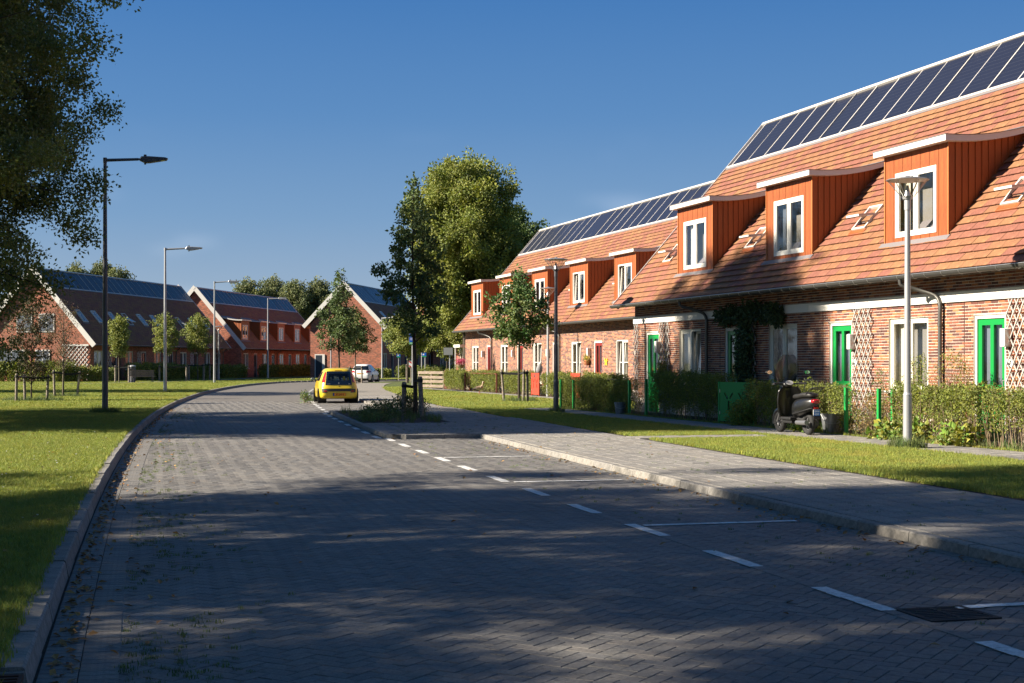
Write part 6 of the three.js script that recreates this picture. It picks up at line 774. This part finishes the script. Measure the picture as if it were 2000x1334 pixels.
{ const t = thing('scooter', 'black retro motor scooter with tall windscreen parked at the hedge', 'scooter', W(6.5, 31.15, 0.1), Math.PI + 0.27), satin = new THREE.MeshPhysicalMaterial({ color: rgb(0.009, 0.009, 0.0095), roughness: 0.34, clearcoat: 0.35, clearcoatRoughness: 0.2 }), matte = std(rgb(0.008, 0.008, 0.0085), { roughness: 0.6 }), grey = std(rgb(0.25, 0.25, 0.26), { metalness: 0.7, roughness: 0.4 });
  const wheel = z => { const k = sub('wheel', t, V(0, 0.228, z)); const ty = new THREE.TorusGeometry(0.172, 0.056, 12, 32); ty.rotateY(Math.PI / 2); mesh('tyre', ty, M.rubber, k); mesh('rim', [...[0, 1, 2, 3, 4].map(q => { const b = box(0.05, 0.13, 0.03, 0, 0.065, 0); b.rotateX(q * 1.2566); return b; }), (() => { const g = new THREE.TorusGeometry(0.125, 0.016, 8, 24); g.rotateY(Math.PI / 2); return g; })(), (() => { const g = new THREE.CylinderGeometry(0.04, 0.04, 0.1, 14); g.rotateZ(Math.PI / 2); return g; })()], grey, k); };
  wheel(0); wheel(1.28);
  mesh('rear_body', loft([[-0.33, 0.66, 0.06, 0.05], [-0.31, 0.655, 0.14, 0.13], [-0.25, 0.645, 0.24, 0.22], [-0.12, 0.62, 0.34, 0.30], [0.04, 0.595, 0.39, 0.34], [0.2, 0.57, 0.40, 0.36], [0.36, 0.545, 0.36, 0.36], [0.48, 0.51, 0.28, 0.34], [0.55, 0.47, 0.2, 0.26]], 28, 2.5), satin, t);
  mesh('body_trim', [loft([[-0.28, 0.545, 0.25, 0.04], [-0.1, 0.50, 0.37, 0.045], [0.1, 0.46, 0.415, 0.045], [0.3, 0.43, 0.40, 0.045], [0.45, 0.42, 0.3, 0.04]], 16, 3)], matte, t);
  mesh('seat', loft([[-0.24, 0.80, 0.12, 0.05], [-0.2, 0.81, 0.24, 0.10], [-0.02, 0.815, 0.30, 0.12], [0.14, 0.80, 0.30, 0.12], [0.22, 0.78, 0.30, 0.11], [0.4, 0.775, 0.27, 0.11], [0.54, 0.765, 0.17, 0.09], [0.58, 0.755, 0.08, 0.05]], 22, 2.8), std(rgb(0.012, 0.0115, 0.011), { roughness: 0.55 }), t);
  mesh('floorboard', [rbox(0.36, 0.06, 0.52, 0.02, 0, 0.315, 0.74), rbox(0.28, 0.08, 0.4, 0.02, 0, 0.255, 0.7)], matte, t);
  { const P = [], I = [], n = 16, m = 14; for (let j = 0; j <= m; j++) for (let i = 0; i <= n; i++) { const v = j / m, u = i / n * 2 - 1, y = 0.29 + 0.68 * v, hw = (0.15 + 0.10 * Math.sin(Math.min(1, v * 1.35) * Math.PI * 0.62)) * (v > 0.85 ? 1 - (v - 0.85) * 2.2 : 1); P.push(u * hw, y, 1.06 - 0.10 * v - 0.10 * u * u); } for (let j = 0; j < m; j++) for (let i = 0; i < n; i++) { const a = j * (n + 1) + i; I.push(a, a + 1, a + n + 1, a + 1, a + n + 2, a + n + 1); } const front = new THREE.BufferGeometry(); front.setAttribute('position', new THREE.Float32BufferAttribute(P, 3)); front.setIndex(I); front.computeVertexNormals(); const inner = front.clone(); inner.translate(0, 0, -0.045); inner.scale(0.97, 1, 1); const edge = []; for (const c of [0, n]) { const pts = []; for (let j = 0; j <= m; j++) { const k = (j * (n + 1) + c) * 3; pts.push(V(P[k], P[k + 1], P[k + 2] - 0.022)); } edge.push(tube(pts, 0.024, 7, 24)); } mesh('leg_shield', [front, inner, ...edge], satin, t); }
  mesh('column', [rod(V(0, 0.9, 0.96), V(0, 0.45, 1.12), 0.075, 0.06, 12)], matte, t); mesh('fork', [rod(V(0.075, 0.5, 1.12), V(0.075, 0.228, 1.28), 0.022), rod(V(-0.075, 0.5, 1.12), V(-0.075, 0.228, 1.28), 0.022)], grey, t);
  { const g = new THREE.TorusGeometry(0.235, 0.07, 10, 20, Math.PI * 0.95); g.rotateY(-Math.PI / 2); g.rotateX(0.25); g.translate(0, 0.228, 1.28); mesh('front_mudguard', g, satin, t); } { const g = new THREE.TorusGeometry(0.25, 0.075, 8, 16, Math.PI * 0.5); g.rotateY(-Math.PI / 2); g.rotateX(1.45 - Math.PI); g.translate(0, 0.228, 0); const pg = [bar(V(0, 0.6, -0.26), V(0, 0.33, -0.36), 0.15, 0.015)]; mesh('rear_mudguard', pg, matte, t); }
  mesh('headset', [loft([[0.86, 1.0, 0.10, 0.06], [0.9, 1.0, 0.2, 0.13], [0.99, 1.0, 0.25, 0.17], [1.08, 0.99, 0.2, 0.16], [1.12, 0.985, 0.12, 0.12]], 20, 2.4)], satin, t); { const g = new THREE.CircleGeometry(0.07, 20); g.scale(1.3, 0.75, 1); g.rotateY(Math.PI); g.rotateX(0.5); g.translate(0, 1.055, 0.868); mesh('speedometer', g, std(rgb(0.55, 0.55, 0.53), { roughness: 0.2 }), t); } mesh('head_lamp', (() => { const g = new THREE.SphereGeometry(0.07, 16, 10); g.scale(1, 1, 0.5); g.translate(0, 0.985, 1.125); return g; })(), M.glass, t);
  for (const s of [-1, 1]) { mesh('handlebar', [rod(V(s * 0.1, 1.02, 0.97), V(s * 0.26, 1.04, 0.9), 0.018)], matte, t); mesh('grip', rod(V(s * 0.24, 1.038, 0.91), V(s * 0.37, 1.03, 0.84), 0.021, 0.021, 10), M.rubber, t); mesh('brake_lever', rod(V(s * 0.2, 1.03, 0.96), V(s * 0.36, 1.02, 0.93), 0.007), M.metal, t); const k = mesh('mirror', (() => { const g = new THREE.SphereGeometry(0.058, 14, 10); g.scale(1.25, 0.8, 0.35); g.translate(s * 0.43, 1.27, 0.93); return g; })(), satin, t); mesh('mirror_stem', tube([V(s * 0.2, 1.04, 0.93), V(s * 0.26, 1.15, 0.95), V(s * 0.40, 1.24, 0.94)], 0.006, 6, 12), M.black, k); mesh('mirror_glass', (() => { const g = new THREE.CircleGeometry(0.048, 14); g.scale(1.25, 0.8, 1); g.rotateY(Math.PI); g.translate(s * 0.43, 1.27, 0.908); return g; })(), std(rgb(0.7, 0.72, 0.74), { metalness: 1, roughness: 0.06 }), k); }
  { const P = [], I = [], n = 16, m = 12; for (let j = 0; j <= m; j++) for (let i = 0; i <= n; i++) { const v = j / m, u = i / n * 2 - 1, hw = 0.27 * Math.sqrt(Math.max(0.03, 1 - Math.max(0, v - 0.35) ** 2 * 1.9)) * (0.75 + 0.25 * Math.min(1, v * 3)); P.push(u * hw, 1.06 + 0.58 * v, 1.12 - 0.10 * v - 0.11 * u * u); } for (let j = 0; j < m; j++) for (let i = 0; i < n; i++) { const a = j * (n + 1) + i; I.push(a, a + 1, a + n + 1, a + 1, a + n + 2, a + n + 1); } const g = new THREE.BufferGeometry(); g.setAttribute('position', new THREE.Float32BufferAttribute(P, 3)); g.setIndex(I); g.computeVertexNormals(); mesh('windscreen', g, new THREE.MeshPhysicalMaterial({ color: rgb(0.30, 0.30, 0.36), transmission: 1, thickness: 0, roughness: 0.03 }), t); }
  mesh('tail_light', loft([[-0.345, 0.69, 0.1, 0.05], [-0.33, 0.69, 0.17, 0.085], [-0.27, 0.69, 0.2, 0.10]], 18, 2.8), tailRed, t); mesh('reflector', rbox(0.1, 0.035, 0.015, 0.005, 0, 0.555, -0.318), tailRed, t); const lp = mesh('number_plate', box(0.145, 0.13, 0.012, 0, 0.465, -0.335), M.white, t), lf = mesh('plate_face', new THREE.PlaneGeometry(0.14, 0.125), canvasMat(96, 84, (x, w, h) => { x.fillStyle = '#1b62b8'; x.fillRect(0, 0, w, h); x.fillStyle = '#e8f0f8'; x.font = 'bold 36px sans-serif'; x.textAlign = 'center'; x.fillText('DPH', w / 2, 38); x.fillText('60B', w / 2, 75); }), lp); lf.position.set(0, 0.465, -0.3425); lf.rotation.y = Math.PI;
  mesh('rear_rack', [tube([V(-0.13, 0.82, -0.12), V(-0.13, 0.92, -0.26), V(-0.12, 0.97, -0.44), V(0, 0.975, -0.48), V(0.12, 0.97, -0.44), V(0.13, 0.92, -0.26), V(0.13, 0.82, -0.12)], 0.009, 6, 30), tube([V(-0.14, 0.97, -0.42), V(-0.14, 1.12, -0.46), V(0, 1.13, -0.47), V(0.14, 1.12, -0.46), V(0.14, 0.97, -0.42)], 0.007, 6, 24), rod(V(-0.13, 0.95, -0.34), V(0.13, 0.95, -0.34), 0.007), rod(V(-0.13, 0.93, -0.26), V(0.13, 0.93, -0.26), 0.007), tube([V(-0.16, 1.12, -0.46), V(-0.15, 1.13, -0.1), V(0, 1.13, -0.06), V(0.15, 1.13, -0.1), V(0.16, 1.12, -0.46)], 0.007, 6, 24), rod(V(-0.14, 0.9, -0.1), V(-0.15, 1.13, -0.1), 0.007), rod(V(0.14, 0.9, -0.1), V(0.15, 1.13, -0.1), 0.007)], M.black, t);
  mesh('engine', [rod(V(-0.13, 0.30, 0.42), V(-0.13, 0.235, -0.02), 0.085, 0.10, 14), rod(V(-0.06, 0.33, 0.5), V(-0.06, 0.30, 0.2), 0.09, 0.1, 12), rod(V(-0.16, 0.235, 0), V(-0.07, 0.235, 0), 0.10, 0.10, 16)], std(rgb(0.06, 0.06, 0.062), { metalness: 0.5, roughness: 0.5 }), t); mesh('exhaust', [rod(V(0.15, 0.26, -0.2), V(0.14, 0.25, 0.25), 0.05, 0.045, 14)], grey, t); mesh('shock', [rod(V(-0.13, 0.26, -0.05), V(-0.12, 0.52, 0.0), 0.026, 0.026, 10)], M.metal, t); mesh('stand', [rod(V(-0.12, 0.24, 0.42), V(-0.22, 0.012, 0.36), 0.012), rod(V(-0.22, 0.012, 0.36), V(-0.24, 0.012, 0.27), 0.014)], M.black, t); t.scale.setScalar(1.08); }
// ---------------------------------------------------------------- goose on the grass
{ const q = [-1.62, 69]; const t = thing('goose', 'brown and white goose walking on the right lawn', 'goose', W(q[0], q[1], 0.1), 0.15); const R = 64, S = 0.42, mc = new MarchingCubes(R, std(rgb(1, 1, 1)), false, false, 60000);
  const caps = [[V(-0.26, 0.30, 0), V(-0.10, 0.335, 0), 0.028, 0.075], [V(-0.10, 0.335, 0), V(0.10, 0.37, 0), 0.085, 0.10], [V(0.10, 0.37, 0), V(0.17, 0.40, 0), 0.095, 0.07], [V(0.16, 0.41, 0), V(0.20, 0.55, 0), 0.048, 0.032], [V(0.20, 0.55, 0), V(0.215, 0.62, 0), 0.032, 0.032], [V(0.215, 0.635, 0), V(0.245, 0.635, 0), 0.042, 0.036], [V(0.265, 0.63, 0), V(0.31, 0.62, 0), 0.018, 0.010], [V(0.02, 0.30, 0.04), V(0.03, 0.18, 0.045), 0.035, 0.016], [V(0.03, 0.18, 0.045), V(0.0, 0.02, 0.045), 0.012, 0.010], [V(0.02, 0.30, -0.04), V(0.06, 0.18, -0.045), 0.035, 0.016], [V(0.06, 0.18, -0.045), V(0.08, 0.02, -0.045), 0.012, 0.010], [V(-0.01, 0.014, 0.045), V(0.06, 0.012, 0.045), 0.012, 0.014], [V(0.07, 0.014, -0.045), V(0.14, 0.012, -0.045), 0.012, 0.014]];
  const sd = p => { let d = 9; for (const [a, b, r0, r1] of caps) { const ab = b.clone().sub(a), h = Math.max(0, Math.min(1, p.clone().sub(a).dot(ab) / ab.lengthSq())), q = p.distanceTo(a.clone().addScaledVector(ab, h)) - (r0 + (r1 - r0) * h), k = 0.025, m = Math.max(0, k - Math.abs(d - q)) / k; d = Math.min(d, q) - m * m * k / 4; } return d; };
  mc.isolation = 0; for (let z = 0; z < R; z++) for (let y = 0; y < R; y++) for (let x = 0; x < R; x++) { const p = V((x - R / 2) / (R / 2) * S, (y - R / 2) / (R / 2) * S + 0.33, (z - R / 2) / (R / 2) * S); mc.field[x + y * R + z * R * R] = Math.abs(p.z) > 0.14 ? -0.1 : -sd(p); } mc.update();
  const n = mc.count, P = new Float32Array(n * 3), C = new Float32Array(n * 3), Nn = mc.normalArray.slice(0, n * 3); for (let i = 0; i < n; i++) { const x = mc.positionArray[3 * i] * S, y = mc.positionArray[3 * i + 1] * S + 0.33, z = mc.positionArray[3 * i + 2] * S; P.set([x, y, z], 3 * i); let c = [0.42, 0.31, 0.2]; if (x < -0.12) c = [0.06, 0.045, 0.035]; else if (y < 0.22 || x > 0.262) c = [0.5, 0.2, 0.14]; else if (y > 0.34 && x < 0.06 && Math.abs(z) > 0.03) c = [0.17, 0.11, 0.07]; else if (y < 0.33) c = [0.55, 0.5, 0.42]; else if (y > 0.6) c = Math.hypot(x - 0.235, y - 0.64) < 0.024 ? [0.14, 0.06, 0.04] : [0.5, 0.42, 0.32]; C.set(c, 3 * i); }
  const g = new THREE.BufferGeometry(); g.setAttribute('position', new THREE.BufferAttribute(P, 3)); g.setAttribute('normal', new THREE.BufferAttribute(Nn, 3)); g.setAttribute('color', new THREE.BufferAttribute(C, 3)); mesh('body', g, new THREE.MeshStandardMaterial({ vertexColors: true, roughness: 0.9 }), t); }
scene.traverse(o => { if (o.isMesh) o.castShadow = o.receiveShadow = true; });
renderer.render(scene, camera);
